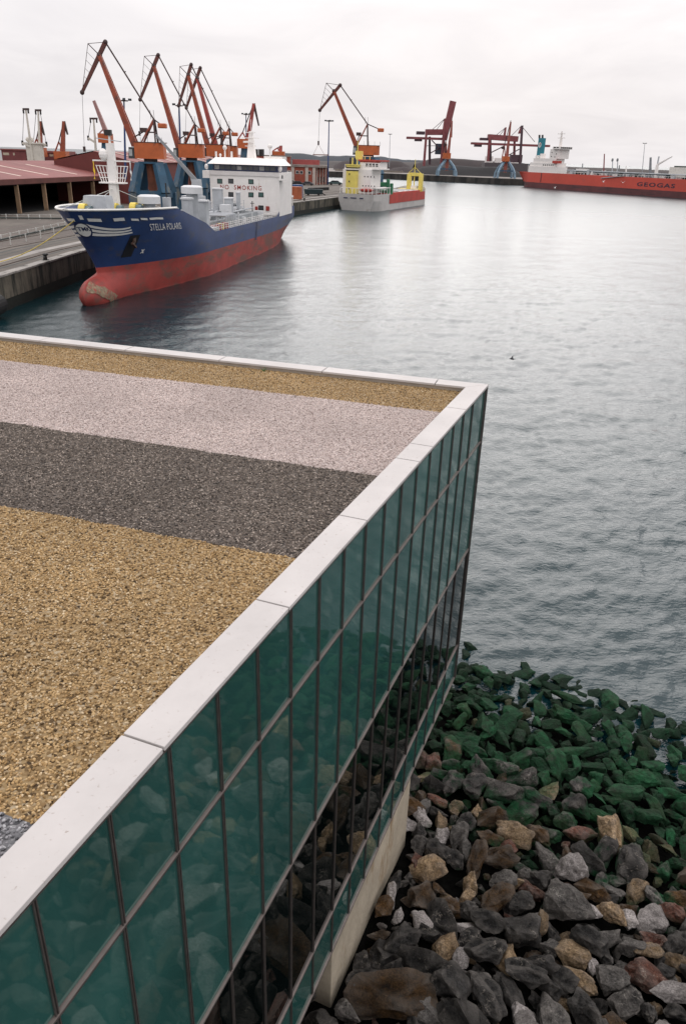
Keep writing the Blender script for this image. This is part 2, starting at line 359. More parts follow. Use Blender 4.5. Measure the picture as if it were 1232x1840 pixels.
# gravel roof in bands
ZG = ZT-.13
def gravel_mats(name, cols, base):
    out = []
    for i in (0, 1):
        M = bpy.data.materials.new(name+('_pebble' if i else '_bed')); M.use_nodes = True; n = M.node_tree; L = n.links.new; p = n.nodes['Principled BSDF']
        p.inputs['Roughness'].default_value = .75; p.inputs['Specular IOR Level'].default_value = .25
        rp = n.nodes.new('ShaderNodeValToRGB'); els = rp.color_ramp.elements
        while len(els) < len(cols): els.new(.5)
        for k, c in enumerate(cols): els[k].position = k/(len(cols)-1); els[k].color = (*c, 1)
        if i:
            oi = n.nodes.new('ShaderNodeObjectInfo'); L(oi.outputs['Random'], rp.inputs[0])
        else:
            tc = n.nodes.new('ShaderNodeTexCoord'); vo = n.nodes.new('ShaderNodeTexVoronoi'); vo.inputs['Scale'].default_value = 28; L(tc.outputs['Object'], vo.inputs['Vector'])
            sp = n.nodes.new('ShaderNodeSeparateColor'); L(vo.outputs['Color'], sp.inputs[0]); L(sp.outputs[0], rp.inputs[0])
            hs = n.nodes.new('ShaderNodeHueSaturation'); hs.inputs['Value'].default_value = base; L(rp.outputs[0], hs.inputs['Color'])
            L(hs.outputs[0], p.inputs['Base Color']); continue_ = True
            bp = n.nodes.new('ShaderNodeBump'); bp.invert = True; bp.inputs['Strength'].default_value = .9; bp.inputs['Distance'].default_value = .02; L(vo.outputs['Distance'], bp.inputs['Height']); L(bp.outputs[0], p.inputs['Normal'])
            out.append(M); continue
        tn = n.nodes.new('ShaderNodeNewGeometry'); nz = n.nodes.new('ShaderNodeTexNoise'); nz.inputs['Scale'].default_value = .55; nz.inputs['Detail'].default_value = 4; L(tn.outputs['Position'], nz.inputs['Vector'])
        mr = n.nodes.new('ShaderNodeMapRange'); mr.inputs[1].default_value = .3; mr.inputs[2].default_value = .7; mr.inputs[3].default_value = .86; mr.inputs[4].default_value = 1.1; L(nz.outputs['Fac'], mr.inputs[0])
        hs = n.nodes.new('ShaderNodeHueSaturation'); L(mr.outputs[0], hs.inputs['Value']); L(rp.outputs[0], hs.inputs['Color']); L(hs.outputs[0], p.inputs['Base Color'])
        out.append(M)
    return out
YEL = [(.05, .030, .013), (.26, .16, .065), (.39, .26, .12), (.46, .325, .165), (.32, .20, .085), (.60, .485, .32)]
WHT = [(.22, .17, .15), (.45, .37, .34), (.57, .475, .44), (.61, .52, .485), (.49, .405, .375), (.68, .595, .56)]
DRK = [(.022, .0175, .0145), (.084, .068, .056), (.135, .11, .092), (.185, .152, .126), (.10, .081, .067), (.42, .355, .30)]
GRY = [(.06, .06, .065), (.18, .18, .19), (.28, .28, .29), (.22, .21, .22), (.38, .38, .385)]
def pebble_group(name, pm, bed, size, dens, seed):
    g = bpy.data.node_groups.new(name, 'GeometryNodeTree')
    g.interface.new_socket('Geometry', in_out='INPUT', socket_type='NodeSocketGeometry'); g.interface.new_socket('Geometry', in_out='OUTPUT', socket_type='NodeSocketGeometry')
    nn = g.nodes.new; L = g.links.new
    gi, go = nn('NodeGroupInput'), nn('NodeGroupOutput')
    dp = nn('GeometryNodeDistributePointsOnFaces'); dp.inputs['Density'].default_value = dens; dp.inputs['Seed'].default_value = seed
    L(gi.outputs[0], dp.inputs['Mesh'])
    ic_ = nn('GeometryNodeMeshIcoSphere'); ic_.inputs['Radius'].default_value = size/2; ic_.inputs['Subdivisions'].default_value = 1
    sm = nn('GeometryNodeSetMaterial'); sm.inputs['Material'].default_value = pm; L(ic_.outputs[0], sm.inputs[0])
    rv = nn('FunctionNodeRandomValue'); rv.data_type = 'FLOAT_VECTOR'; rv.inputs[0].default_value = (.65, .5, .38); rv.inputs[1].default_value = (1.35, 1.1, .85); rv.inputs['Seed'].default_value = seed
    rr = nn('FunctionNodeRandomValue'); rr.data_type = 'FLOAT_VECTOR'; rr.inputs[0].default_value = (-.5, -.5, 0); rr.inputs[1].default_value = (.5, .5, 6.28); rr.inputs['Seed'].default_value = seed+9
    ip = nn('GeometryNodeInstanceOnPoints'); L(dp.outputs['Points'], ip.inputs['Points']); L(sm.outputs[0], ip.inputs['Instance']); L(rv.outputs[0], ip.inputs['Scale']); L(rr.outputs[0], ip.inputs['Rotation'])
    rz = nn('FunctionNodeRandomValue'); rz.data_type = 'FLOAT_VECTOR'; rz.inputs[0].default_value = (0, 0, -.004); rz.inputs[1].default_value = (0, 0, .016); rz.inputs['Seed'].default_value = seed+4
    ti = nn('GeometryNodeTranslateInstances'); L(ip.outputs[0], ti.inputs[0]); L(rz.outputs[0], ti.inputs['Translation'])
    jn = nn('GeometryNodeJoinGeometry'); L(gi.outputs[0], jn.inputs[0]); L(ti.outputs[0], jn.inputs[0]); L(jn.outputs[0], go.inputs[0])
    return g
def parapet_dist(px, py):
    p = gd(px, py, ZG)-Vector((CX, CY, ZG)); return p.dot(Q)
D1 = (parapet_dist(0, 651)+parapet_dist(804, 739))/2
D2 = (parapet_dist(0, 759.8)+parapet_dist(675, 853.7))/2
D3 = (parapet_dist(0, 908.7)+parapet_dist(521.7, 1002))/2
D4 = (parapet_dist(0, 1458)+parapet_dist(61, 1480))/2
bands = [(wi-.031, D1, 'yellow', YEL, .030, 1150), (D1, D2, 'white', WHT, .030, 1150), (D2, D3, 'dark', DRK, .030, 1150), (D3, D4, 'yellow', YEL, .030, 1350), (D4, D4+4.2, 'grey', GRY, .030, 1200)]
GM = {}
kwall = A.dot(-Q)       # wall runs obliquely to the parapet
for i, (q0, q1, nm, cols_, sz, dens) in enumerate(bands):
    if nm not in GM: GM[nm] = gravel_mats('gravel_'+nm, cols_, .62)
    def rp_(q):         # point on the wall's inner line at distance q from the parapet
        base = -N*(wi-.031); a = (q-base.dot(Q))/((-A).dot(Q)); return base-A*a
    mb = MB(); wob = []
    p = [rp_(q0), rp_(q1)]
    nseg = 60
    e0 = [p[0].lerp(B*19.5+Q*q0-Q*(B*19.5).dot(Q), k/nseg) for k in range(nseg+1)]; e1 = [p[1].lerp(B*19.5+Q*q1-Q*(B*19.5).dot(Q), k/nseg) for k in range(nseg+1)]
    def wb_(pt, q): return pt+Q*(.05*mnoise.noise(Vector((pt.x*2.6, q*9, 3)))) if 0.5 < q else pt
    e0 = [wb_(v, q0) for v in e0]; e1 = [wb_(v, q1) for v in e1]
    zoff = .002*i
    mb.grid([[(v.x, v.y, ZG+zoff) for v in e0], [(v.x, v.y, ZG+zoff) for v in e1]], flip=True)
    o = mb.build('gravel', GM[nm][0], bld); stuff(o); o['label'] = '%s gravel band across the roof' % nm
    if o.data.polygons[0].normal.z < 0: o.data.flip_normals()
    md = o.modifiers.new('pebbles', 'NODES'); md.node_group = pebble_group('pebbles_'+str(i), GM[nm][1], None, sz, dens, 11+i)

# ------------------------------------------------------------------ shore bank with boulders
SH0, SHD = Vector((4.64, 22.78)), Vector((.861, -.509)).normalized(); SHN = Vector((SHD.y, -SHD.x))   # inland normal
if SHN.y > 0: SHN = -SHN
def inland(x, y):
    d = (Vector((x, y))-SH0).dot(SHN); return d+.55*mnoise.noise(Vector((x*.35, y*.35, 5)))
def zt(x, y):
    d = inland(x, y); z = .155*d if d > 0 else .3*d
    return max(-1.6, min(z, 2.15+.03*(d-14) if d > 14 else z))+.16*mnoise.noise(Vector((x*.6, y*.6, 1)))-.38
def shore_mat():
    return mat('shore_rubble_shade', (.004, .004, .0036), 1.0, .5, 5, bump=1.0, bscale=14, spec=.02)  # ground blackened so the shade in the gaps between boulders is in its colour
sb = MB(); rows = []
for j in range(70):
    y = -8+j*.6; rows.append([(x, y, zt(x, y)) for x in [-9+i*.6 for i in range(60)]])
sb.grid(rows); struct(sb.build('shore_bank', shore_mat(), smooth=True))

def rock_mat(name, c1, c2, vein=None, algae=1.0):
    M = bpy.data.materials.new(name); M.use_nodes = True; n = M.node_tree; L = n.links.new; p = n.nodes['Principled BSDF']
    p.inputs['Roughness'].default_value = .7; p.inputs['Specular IOR Level'].default_value = .12
    tc = n.nodes.new('ShaderNodeTexCoord'); oi = n.nodes.new('ShaderNodeObjectInfo'); ge = n.nodes.new('ShaderNodeNewGeometry')
    va = n.nodes.new('ShaderNodeVectorMath'); va.operation = 'MULTIPLY_ADD'; va.inputs[1].default_value = (1, 1, 1); L(ge.outputs['Position'], va.inputs[0]); L(oi.outputs['Location'], va.inputs[2])
    def nz(s, d=8, r=.7, v=None):
        k = n.nodes.new('ShaderNodeTexNoise'); k.inputs['Scale'].default_value = s; k.inputs['Detail'].default_value = d; k.inputs['Roughness'].default_value = r; L(v or va.outputs[0], k.inputs['Vector']); return k
    def ramp(src, p0, p1, ca, cb):
        r = n.nodes.new('ShaderNodeValToRGB'); r.color_ramp.elements[0].position = p0; r.color_ramp.elements[1].position = p1; r.color_ramp.elements[0].color = (*ca, 1); r.color_ramp.elements[1].color = (*cb, 1); L(src, r.inputs[0]); return r
    def mix(f, a, b):
        m_ = n.nodes.new('ShaderNodeMix'); m_.data_type = 'RGBA'; L(f, m_.inputs[0]); L(a, m_.inputs[6])
        if isinstance(b, tuple): m_.inputs[7].default_value = (*b, 1)
        else: L(b, m_.inputs[7])
        return m_.outputs[2]
    base = ramp(nz(3.2).outputs['Fac'], .32, .68, c1, c2).outputs[0]
    hs = n.nodes.new('ShaderNodeHueSaturation'); mr = n.nodes.new('ShaderNodeMapRange'); mr.inputs[3].default_value = .65; mr.inputs[4].default_value = 1.3; L(oi.outputs['Random'], mr.inputs[0]); L(mr.outputs[0], hs.inputs['Value']); L(base, hs.inputs['Color']); col = hs.outputs[0]
    if vein:
        wv = nz(2.1, 5, .6); d1 = n.nodes.new('ShaderNodeMath'); d1.operation = 'SUBTRACT'; d1.inputs[1].default_value = .5; L(wv.outputs['Fac'], d1.inputs[0])
        ab = n.nodes.new('ShaderNodeMath'); ab.operation = 'ABSOLUTE'; L(d1.outputs[0], ab.inputs[0])
        vr = ramp(ab.outputs[0], 0, .016, (1, 1, 1), (0, 0, 0)); sp = ramp(nz(1.3).outputs['Fac'], .5, .62, (0, 0, 0), (1, 1, 1))
        ml = n.nodes.new('ShaderNodeMath'); ml.operation = 'MULTIPLY'; L(vr.outputs[0], ml.inputs[0]); L(sp.outputs[0], ml.inputs[1]); col = mix(ml.outputs[0], col, vein)
    grit = ramp(nz(26, 4, .8).outputs['Fac'], .4, .62, (.35, .35, .35), (1.35, 1.35, 1.35)); mm = n.nodes.new('ShaderNodeMix'); mm.data_type = 'RGBA'; mm.blend_type = 'MULTIPLY'; mm.inputs[0].default_value = .8; L(col, mm.inputs[6]); L(grit.outputs[0], mm.inputs[7]); col = mm.outputs[2]
    pt = ramp(ge.outputs['Pointiness'], .50, .58, (0, 0, 0), (1, 1, 1)); pm_ = n.nodes.new('ShaderNodeMath'); pm_.operation = 'MULTIPLY'; pm_.inputs[1].default_value = .35; L(pt.outputs[0], pm_.inputs[0]); col = mix(pm_.outputs[0], col, (.22, .20, .18))
    # seaweed and algae grow on everything below the high-tide mark
    sx = n.nodes.new('ShaderNodeSeparateXYZ'); L(ge.outputs['Position'], sx.inputs[0])
    an = nz(2.4, 8, .7, ge.outputs['Position']); ma = n.nodes.new('ShaderNodeMath'); ma.operation = 'MULTIPLY_ADD'; ma.inputs[1].default_value = -1.15; L(an.outputs['Fac'], ma.inputs[0]); L(sx.outputs['Z'], ma.inputs[2])
    af = ramp(ma.outputs[0], .46, .66, (1, 1, 1), (0, 0, 0))
    f1 = n.nodes.new('ShaderNodeMath'); f1.operation = 'MULTIPLY'; f1.inputs[1].default_value = .90*algae; L(af.outputs[0], f1.inputs[0])
    agn = ramp(nz(5, 6, .7, ge.outputs['Position']).outputs['Fac'], .3, .7, (.0015, .008, .003), (.013, .086, .033))
    olv = ramp(nz(1.1, 5, .65, ge.outputs['Position']).outputs['Fac'], .48, .66, (0, 0, 0), (.5, .5, .5)); olm = mix(olv.outputs[0], agn.outputs[0], (.014, .020, .006))
    hs2 = n.nodes.new('ShaderNodeHueSaturation'); mr2 = n.nodes.new('ShaderNodeMapRange'); mr2.inputs[3].default_value = .45; mr2.inputs[4].default_value = 1.45; L(oi.outputs['Random'], mr2.inputs[0]); L(mr2.outputs[0], hs2.inputs['Value']); L(olm, hs2.inputs['Color'])
    col = mix(f1.outputs[0], col, hs2.outputs[0])
    # wet, near-black band by the water's edge
    wr = ramp(sx.outputs['Z'], .05, .42, (1, 1, 1), (0, 0, 0)); f2 = n.nodes.new('ShaderNodeMath'); f2.operation = 'MULTIPLY'; f2.inputs[1].default_value = .72; L(wr.outputs[0], f2.inputs[0])
    col = mix(f2.outputs[0], col, (.005, .013, .008))
    L(col, p.inputs['Base Color'])
    h = nz(9, 9, .72); bp = n.nodes.new('ShaderNodeBump'); bp.inputs['Strength'].default_value = 1.0; bp.inputs['Distance'].default_value = .10; L(h.outputs['Fac'], bp.inputs['Height']); L(bp.outputs[0], p.inputs['Normal'])
    return M
RK = dict(dark=rock_mat('rock_dark', (.006, .006, .0058), (.048, .046, .044), (.30, .265, .225)), grey=rock_mat('rock_grey', (.016, .0155, .015), (.16, .148, .136), (.30, .28, .25)),
          brown=rock_mat('rock_brown', (.012, .007, .003), (.12, .066, .027)), tan=rock_mat('rock_tan', (.10, .062, .03), (.42, .30, .18), algae=.8),
          red=rock_mat('rock_red', (.07, .025, .016), (.19, .085, .06), (.32, .25, .2), algae=.7), white=rock_mat('rock_white', (.20, .18, .17), (.50, .46, .44), algae=.7))
def rock_mesh(seed, flat=.7, sub=2, rough=1.0):
    rnd = random.Random(seed); bm = bmesh.new()
    for i in range(rnd.randint(11, 17)):
        v = Vector((rnd.gauss(0, 1), rnd.gauss(0, 1), rnd.gauss(0, 1))).normalized()
        # push towards a block: boulders are blasted stone with flattish faces
        k = max(abs(v.x), abs(v.y), abs(v.z)); v = v.lerp(v/k, .75)
        bm.verts.new((v.x*.5*rnd.uniform(.8, 1.05), v.y*.5*rnd.uniform(.55, .8), v.z*.5*flat*rnd.uniform(.85, 1.1)))
    r = bmesh.ops.convex_hull(bm, input=bm.verts); bmesh.ops.delete(bm, geom=list({*r['geom_interior'], *r['geom_unused']}), context='VERTS')
    bmesh.ops.bevel(bm, geom=list(bm.edges), offset=.035 if rough > .8 else .07, segments=1, affect='EDGES', clamp_overlap=True)
    bmesh.ops.triangulate(bm, faces=bm.faces)
    for _ in range(sub):
        long = [e_ for e_ in bm.edges if e_.calc_length() > (.22 if _ == 0 else .13)]
        bmesh.ops.subdivide_edges(bm, edges=long, cuts=1); bmesh.ops.triangulate(bm, faces=bm.faces)
    off = Vector((seed*3.1, 0, 0))
    for v in bm.verts:
        d = v.co.normalized(); v.co += d*rough*(.075*mnoise.noise(v.co*3.5+off)+.05*mnoise.noise(v.co*9+off)-.06*abs(mnoise.noise(v.co*5-off)))
    me = bpy.data.meshes.new('rock'); bm.normal_update(); bm.to_mesh(me); bm.free()
    for p_ in me.polygons: p_.use_smooth = False
    return me
RMESH = [rock_mesh(100+i, .55+.035*(i % 9)) for i in range(18)]+[rock_mesh(200+i, .5+.03*(i % 6), 2, .55) for i in range(12)]
RMATS = {}
def rock_obj(i, kind):
    k = (i, kind)
    if k not in RMATS:
        me = RMESH[i].copy(); me.materials.clear(); me.materials.append(RK[kind]); RMATS[k] = me
    return RMATS[k]
placed = []
def hits(x, y, r, f=.86):
    for (px, py, pr) in placed:
        if abs(px-x) < 2.2 and (px-x)**2+(py-y)**2 < ((pr+r)*f)**2: return True
    return False
def put_rock(x, y, z, size, i, kind, rz=None, tilt=.35, scale=(1, 1, 1)):
    o = bpy.data.objects.new('boulder', rock_obj(i, kind)); S.collection.objects.link(o)
    o.location = (x, y, z); o.rotation_euler = (random.uniform(-tilt, tilt), random.uniform(-tilt, tilt), random.uniform(0, 6.28) if rz is None else rz)
    o.scale = (size*scale[0], size*scale[1], size*scale[2]); return o
# boulders one can point at, where the photograph has them
special = [
 (1020, 1632, 1.28, 3, 'grey', (1, 1, .9), 'large pale grey rounded boulder lying among darker rocks'),
 (870, 1752, 1.62, 5, 'brown', (1.25, .8, .8), None),
 (705, 1778, 1.35, 7, 'brown', (1.35, .9, .8), 'long brown slab with a cracked face, leaning at the near end of the concrete plinth'),
 (798, 1760, 1.25, 2, 'dark', (1, 1, .9), 'big black boulder streaked with white veins beside the brown slab'),
 (632, 1815, .85, 9, 'grey', (1, 1, .9), 'smooth grey boulder at the foot of the concrete plinth, below the brown slab'),
 (703, 1612, .52, 11, 'white', (1.25, .7, .8), 'pale oblong block leaning against the concrete plinth'),
 (748, 1551, .50, 1, 'red', (.9, 1, 1.1), 'rust red blocky stone next to the pale oblong block'),
 (760, 1605, .85, 13, 'brown', (1, 1, .9), 'dark brown pitted boulder under the rust red stone'),
 (790, 1508, .58, 15, 'white', (1.1, .8, .7), 'flat whitish stone above the rust red stone by the plinth'),
 (838, 1612, .48, 4, 'tan', (1, .75, 1), 'small orange brown upright stone between two dark boulders'),
 (800, 1700, .66, 6, 'tan', (1, 1, .95), 'sandy yellow rounded boulder resting on black rock'),
 (928, 1585, .44, 8, 'tan', (1, .9, .8), 'small cream stone capping a dark hollow'),
 (1015, 1522, .44, 10, 'red', (.7, .8, 1.4), 'split pinkish red stone standing upright among green rocks'),
 (1065, 1740, .42, 12, 'white', (.8, .8, 1.1), 'bright white pointed stone amid brown and black rocks'),
 (1042, 1765, .66, 14, 'tan', (1.3, .7, .8), 'long orange tan stone beside the bright white one'),
 (1098, 1642, .72, 16, 'tan', (1.1, .8, .8), 'olive tan wedge stone touching the large pale grey boulder'),
 (1175, 1690, .60, 0, 'red', (1.1, .9, .8), 'dull red stone surrounded by small rubble'),
 (938, 1672, 1.05, 17, 'dark', (.9, 1, .9), 'steep blue black boulder left of the large pale grey one'),
 (1100, 1760, .78, 3, 'grey', (1, 1, .8), 'mid grey angular boulder behind the bright white stone'),
 (1210, 1785, .80, 6, 'white', (1.4, .8, .6), 'light grey jagged flat stone on the rubble'),
 (882, 1660, .95, 10, 'dark', (1.1, .9, .8), 'dark grey wedge boulder with a pale lower edge'),
 (880, 1800, .9, 12, 'dark', (1, 1, .8), 'charcoal boulder close behind the veined black one'),
 (865, 1388, 1.05, 2, 'dark', (1.3, .9, .6), 'long flat green slab in the upper part of the algae belt'),
 (868, 1300, .95, 8, 'dark', (1.2, .9, .6), 'broad smooth green boulder near the glass corner'),
 (935, 1210, .85, 13, 'dark', (1.3, .9, .55), 'dark weedy boulder standing in the water edge off the glass corner'),
 (1035, 1455, 1.0, 5, 'dark', (.8, 1, 1.0), 'tall pointed green boulder at the inner edge of the algae belt'),
 (1108, 1578, .72, 9, 'grey', (1, 1, .7), 'round boulder with a green top and pale rim'),
 (1150, 1400, .95, 16, 'dark', (1.3, 1, .55), 'wide low green boulder far along the algae belt'),
 (1190, 1318, .8, 0, 'dark', (1.2, 1, .55), 'blackish weedy boulder at the far end of the waterline'),
 (1015, 1285, .8, 15, 'dark', (1.2, 1, .6), 'humped green boulder midway along the waterline'),
]
nb = 0; spec_pos = []
for (px, py, sz, i, kind, sc, lab) in special:
    p = gd(px, py, 1.5)
    for _ in range(3): p = gd(px, py, zt(p.x, p.y)+.2+sz*.22)
    if lab is None: continue
    o = put_rock(p.x, p.y, p.z, sz, i, kind, tilt=.25, scale=sc); tag(o, lab, 'rock'); placed.append((p.x, p.y, sz*.42)); spec_pos.append((p.x, p.y, lab)); nb += 1
def px_of(x, y, z):
    v = Vector((x, y, z-CAM_H)); d = v.dot(_fw)
    if d <= .1: return None
    return 616+FPX*v.dot(_ri)/d, 920-FPX*v.dot(_up)/d, FPX/d
def under_building(x, y):
    v = Vector((x-CX, y-CY, 0)); return v.dot(N) < -.05 and v.dot(A) < 0 and v.dot(Q) > 0
def in_plinth(x, y):
    v = Vector((x-CX, y-CY, 0)); return v.dot(N) < .22 and v.dot(N) > -.95 and -8.6 < v.dot(A) < -3.4
cand = []
rr = random.Random(21)
for tries in range(40000):
    x, y = rr.uniform(-3, 17), rr.uniform(-1.5, 24.5)
    d = inland(x, y)
    if d < -1.4: continue
    v = Vector((x-CX, y-CY, 0))
    if v.dot(N) < -2.2 and v.dot(A) < .3 and v.dot(Q) > 1.5: continue
    if in_plinth(x, y): continue
    stage = tries/40000
    s = rr.uniform(.85, 1.2) if stage < .012 else rr.uniform(.55, .85) if stage < .14 else rr.uniform(.36, .56) if stage < .45 else rr.uniform(.18, .34)
    if stage > .7: break
    if d < 6: s *= .9
    if hits(x, y, s*.42, .64 if s > .42 else .54): continue
    placed.append((x, y, s*.42)); cand.append((x, y, s, d))
vis, hid = [], []
for (x, y, s, d) in cand:
    z = zt(x, y)+.2+s*rr.uniform(.08, .26)-(.18 if s < .45 else 0); q = px_of(x, y, z)
    v = Vector((x-CX, y-CY, 0))
    seen = q and 600 < q[0] < 1250 and 1150 < q[1] < 1860 and v.dot(N) > -.3 and d > -.6
    k = rr.random()
    if d < 6.0: kind = 'dark' if k < .7 else 'grey' if k < .9 else 'brown' if k < .97 else 'tan'
    else: kind = 'dark' if k < .44 else 'grey' if k < .62 else 'brown' if k < .76 else 'tan' if k < .85 else 'red' if k < .925 else 'white'
    rec = (s*(q[2] if q else 0), x, y, z, s, d, kind, rr.randrange(18) if d > 4.6 else 18+rr.randrange(12), rr.uniform(0, 6.28), (rr.uniform(-.4, .4), rr.uniform(-.4, .4)), (rr.uniform(.9, 1.3), rr.uniform(.75, 1.05), rr.uniform(.7, 1.05)*(.78 if d < 6 else 1)))
    (vis if seen else hid).append(rec)
vis.sort(reverse=True)
keep, rest = vis[:300-nb], vis[300-nb:]+hid
cname = dict(dark='dark grey', grey='mid grey', brown='brown', tan='tan', red='reddish', white='pale')
rocks = []
for (w, x, y, z, s, d, kind, mi, rz, tl, sc) in keep:
    o = bpy.data.objects.new('boulder', rock_obj(mi, kind)); S.collection.objects.link(o)
    o.location = (x, y, z); o.rotation_euler = (tl[0], tl[1], rz); o.scale = (s*sc[0], s*sc[1], s*sc[2])
    rocks.append((o, x, y, s, d, kind))
short = {'large pale grey': 'the large pale grey boulder', 'long brown slab': 'the long brown slab', 'big black boulder': 'the veined black boulder', 'smooth grey': 'the smooth grey boulder', 'pale oblong': 'the pale oblong block', 'rust red': 'the rust red stone', 'dark brown pitted': 'the pitted brown boulder', 'flat whitish': 'the flat whitish stone', 'small orange': 'the small orange stone', 'sandy yellow': 'the sandy yellow boulder', 'small cream': 'the small cream stone', 'split pinkish': 'the split pinkish stone', 'bright white': 'the bright white stone', 'long orange': 'the long orange stone', 'olive tan': 'the olive tan wedge', 'dull red': 'the dull red stone', 'steep blue': 'the steep blue black boulder', 'mid grey angular': 'the angular grey boulder', 'light grey jagged': 'the jagged pale flat stone', 'dark grey wedge': 'the dark wedge boulder', 'charcoal': 'the charcoal boulder', 'long flat green': 'the long green slab', 'broad smooth': 'the broad green boulder', 'dark weedy': 'the dark weedy boulder', 'tall pointed': 'the pointed green boulder', 'round boulder': 'the pale-rimmed green boulder', 'wide low': 'the wide low green boulder', 'blackish weedy': 'the blackish weedy boulder', 'humped': 'the humped green boulder'}
anchors = []
for (px_, py_, lab_) in spec_pos:
    for k_, v_ in short.items():
        if lab_.startswith(k_): anchors.append((px_, py_, v_))
anchors += [(CX+.3, CY+.3, 'the glass corner')]+[((Vector((CX, CY, 0))-A*s_).x, (Vector((CX, CY, 0))-A*s_).y, 'the concrete plinth') for s_ in (4.2, 6, 7.8)]
for (o, x, y, s, d, kind) in rocks:
    near = sorted(((x-ax)**2+(y-ay)**2, nm_) for ax, ay, nm_ in anchors); n1 = near[0][1]; n2 = next(q_[1] for q_ in near if q_[1] != n1)
    size = 'large' if s > .72 else 'middling' if s > .48 else 'small' if s > .32 else 'tiny'
    colour = 'wet blackish' if d < 1.0 else 'algae green' if d < 4.6 else 'half green '+cname[kind] if d < 6.4 else cname[kind]
    rel = 'touching %s' % n1 if near[0][0] < (s*.5+.55)**2 else 'between %s and %s' % (n1, n2)
    gp = 'wet stones at the water line' if d < 1 else 'green algae boulders low on the shore' if d < 4.6 else 'half green boulders on the middle shore' if d < 6.4 else 'bare boulders on the upper bank'
    lb = '%s %s %s %s' % (size, colour, 'boulder' if s > .48 else 'stone', rel)
    if len(lb.split()) > 15: lb = '%s %s %s near %s' % (size, colour, 'boulder' if s > .48 else 'stone', n1)
    tag(o, lb, 'rock', gp)
groups = {}
for rec in rest: groups.setdefault(rec[6], []).append(rec)
SMALL = [rock_mesh(300+i, .6+.05*i, 1) for i in range(6)]
for kind, recs in groups.items():
    mb = MB()
    for (w, x, y, z, s, d, k_, mi, rz, tl, sc) in recs:
        me = SMALL[mi % 6]; mw = Matrix.Translation((x, y, z)) @ Matrix.Rotation(rz, 4, 'Z') @ Matrix.Rotation(tl[0], 4, 'X') @ Matrix.Diagonal((s*sc[0], s*sc[1], s*sc[2], 1))
        mb.add([mw @ v.co for v in me.vertices], [tuple(p_.vertices) for p_ in me.polygons])
    o = mb.build('rubble', RK[kind]); stuff(o); tag(o, '%s smaller rubble filling the gaps between the boulders on the bank' % cname[kind], 'rubble')
print('rocks', len(keep)+nb, 'rest', len(rest))
# ------------------------------------------------------------------ quays, far land
ZQ = 3.6
asphalt = mat('quay_concrete', (.105, .09, .075), .9, .32, .22, bump=.3, bscale=2, rust=(.085, .072, .06), rust_amt=.5, rscale=(.35, .06, .3))
quaywall = mat('quay_wall_concrete', (.12, .105, .08), .9, .4, .5, bump=.5, bscale=3, rust=(.016, .018, .014), rust_amt=.62, rscale=(.9, .9, .10))
tidal = mat('quay_tidal_band', (.007, .009, .006), .8, .5, .6, bump=.4, bscale=3)
copestone = mat('quay_cope', (.30, .28, .255), .85, .3, .8, rust=(.10, .09, .08), rust_amt=.4, rscale=(1, .3, 1))
EDGE = [Vector(p) for p in ((-38.2, 20), (-36.9, 81), (-36.0, 106), (-17.4, 239), (-6.2, 277), (22.0, 360), (24.5, 372))]
def off_edge(o):        # polyline parallel to the quay edge, o metres inland
    out = []
    for i, p in enumerate(EDGE):
        a = EDGE[max(i-1, 0)]; b = EDGE[min(i+1, len(EDGE)-1)]; d = (b-a).normalized(); n = Vector((-d.y, d.x)); out.append(p+n*o)
    return out
qp = [tuple(p) for p in off_edge(.9)]+[(22.5, 375.0), (6, 436), (-60, 452), (-420, 520), (-420, 20)]
q = MB(); q.prism(qp, -2, ZQ); quay = struct(q.build('quay', asphalt))
def strip(mb, o0, o1, z0, z1, i0=0, i1=None):
    a = off_edge(o0)[i0:i1]; b = off_edge(o1)[i0:i1]
    for k in range(len(a)-1): mb.prism([a[k], a[k+1], b[k+1], b[k]], z0, z1)
    return mb
strip(MB(), .0, .9, 1.15, ZQ-.14).build('quay_face', quaywall, quay)
strip(MB(), .02, .9, -2, 1.148).build('tidal_face', tidal, quay)
# cope stones, each about four metres
pts0, pts1 = off_edge(-.06), off_edge(1.15)
for k in range(len(pts0)-1):
    L0 = (pts0[k+1]-pts0[k]).length; n = max(1, int(L0/4.2))
    if k == 0: n = 6
    for j in range(n):
        a, b = j/n+.003, (j+1)/n-.003
        if k == 0: a, b = .55+.45*j/n+.002, .55+.45*(j+1)/n-.002
        mb = MB(); dz = random.uniform(-.015, .015)
        mb.prism([pts0[k].lerp(pts0[k+1], a), pts0[k].lerp(pts0[k+1], b), pts1[k].lerp(pts1[k+1], b), pts1[k].lerp(pts1[k+1], a)], ZQ-.14, ZQ+.06+dz)
        mb.build('cope_stone', copestone, quay)
rail = mat('rusty_rail', (.055, .028, .018), .6, .4, 2)
groove = mat('wet_groove', (.018, .020, .016), .7, .5, .8)
pale = mat('worn_concrete_strip', (.29, .27, .25), .9, .3, .3)
for o, w, m_, h in ((2.6, .35, groove, .004), (3.3, .10, rail, .07), (5.3, 1.3, pale, .006), (7.6, .30, groove, .004), (9.0, .5, groove, .005), (10.4, .10, rail, .06), (11.9, .5, rail, .005), (13.6, .5, rail, .005), (15.4, .10, rail, .07)):
    strip(MB(), o-w/2, o+w/2, ZQ-.05, ZQ+h).build('quay_rail' if m_ is rail else 'drain_channel' if m_ is groove else 'paving_strip', m_, quay)
for o, w in ((19.0, .6), (22.0, .5), (25.5, .7)):
    strip(MB(), o-w/2, o+w/2, ZQ-.05, ZQ+.006, 1, 4).build('ground_stripe', rail, quay)
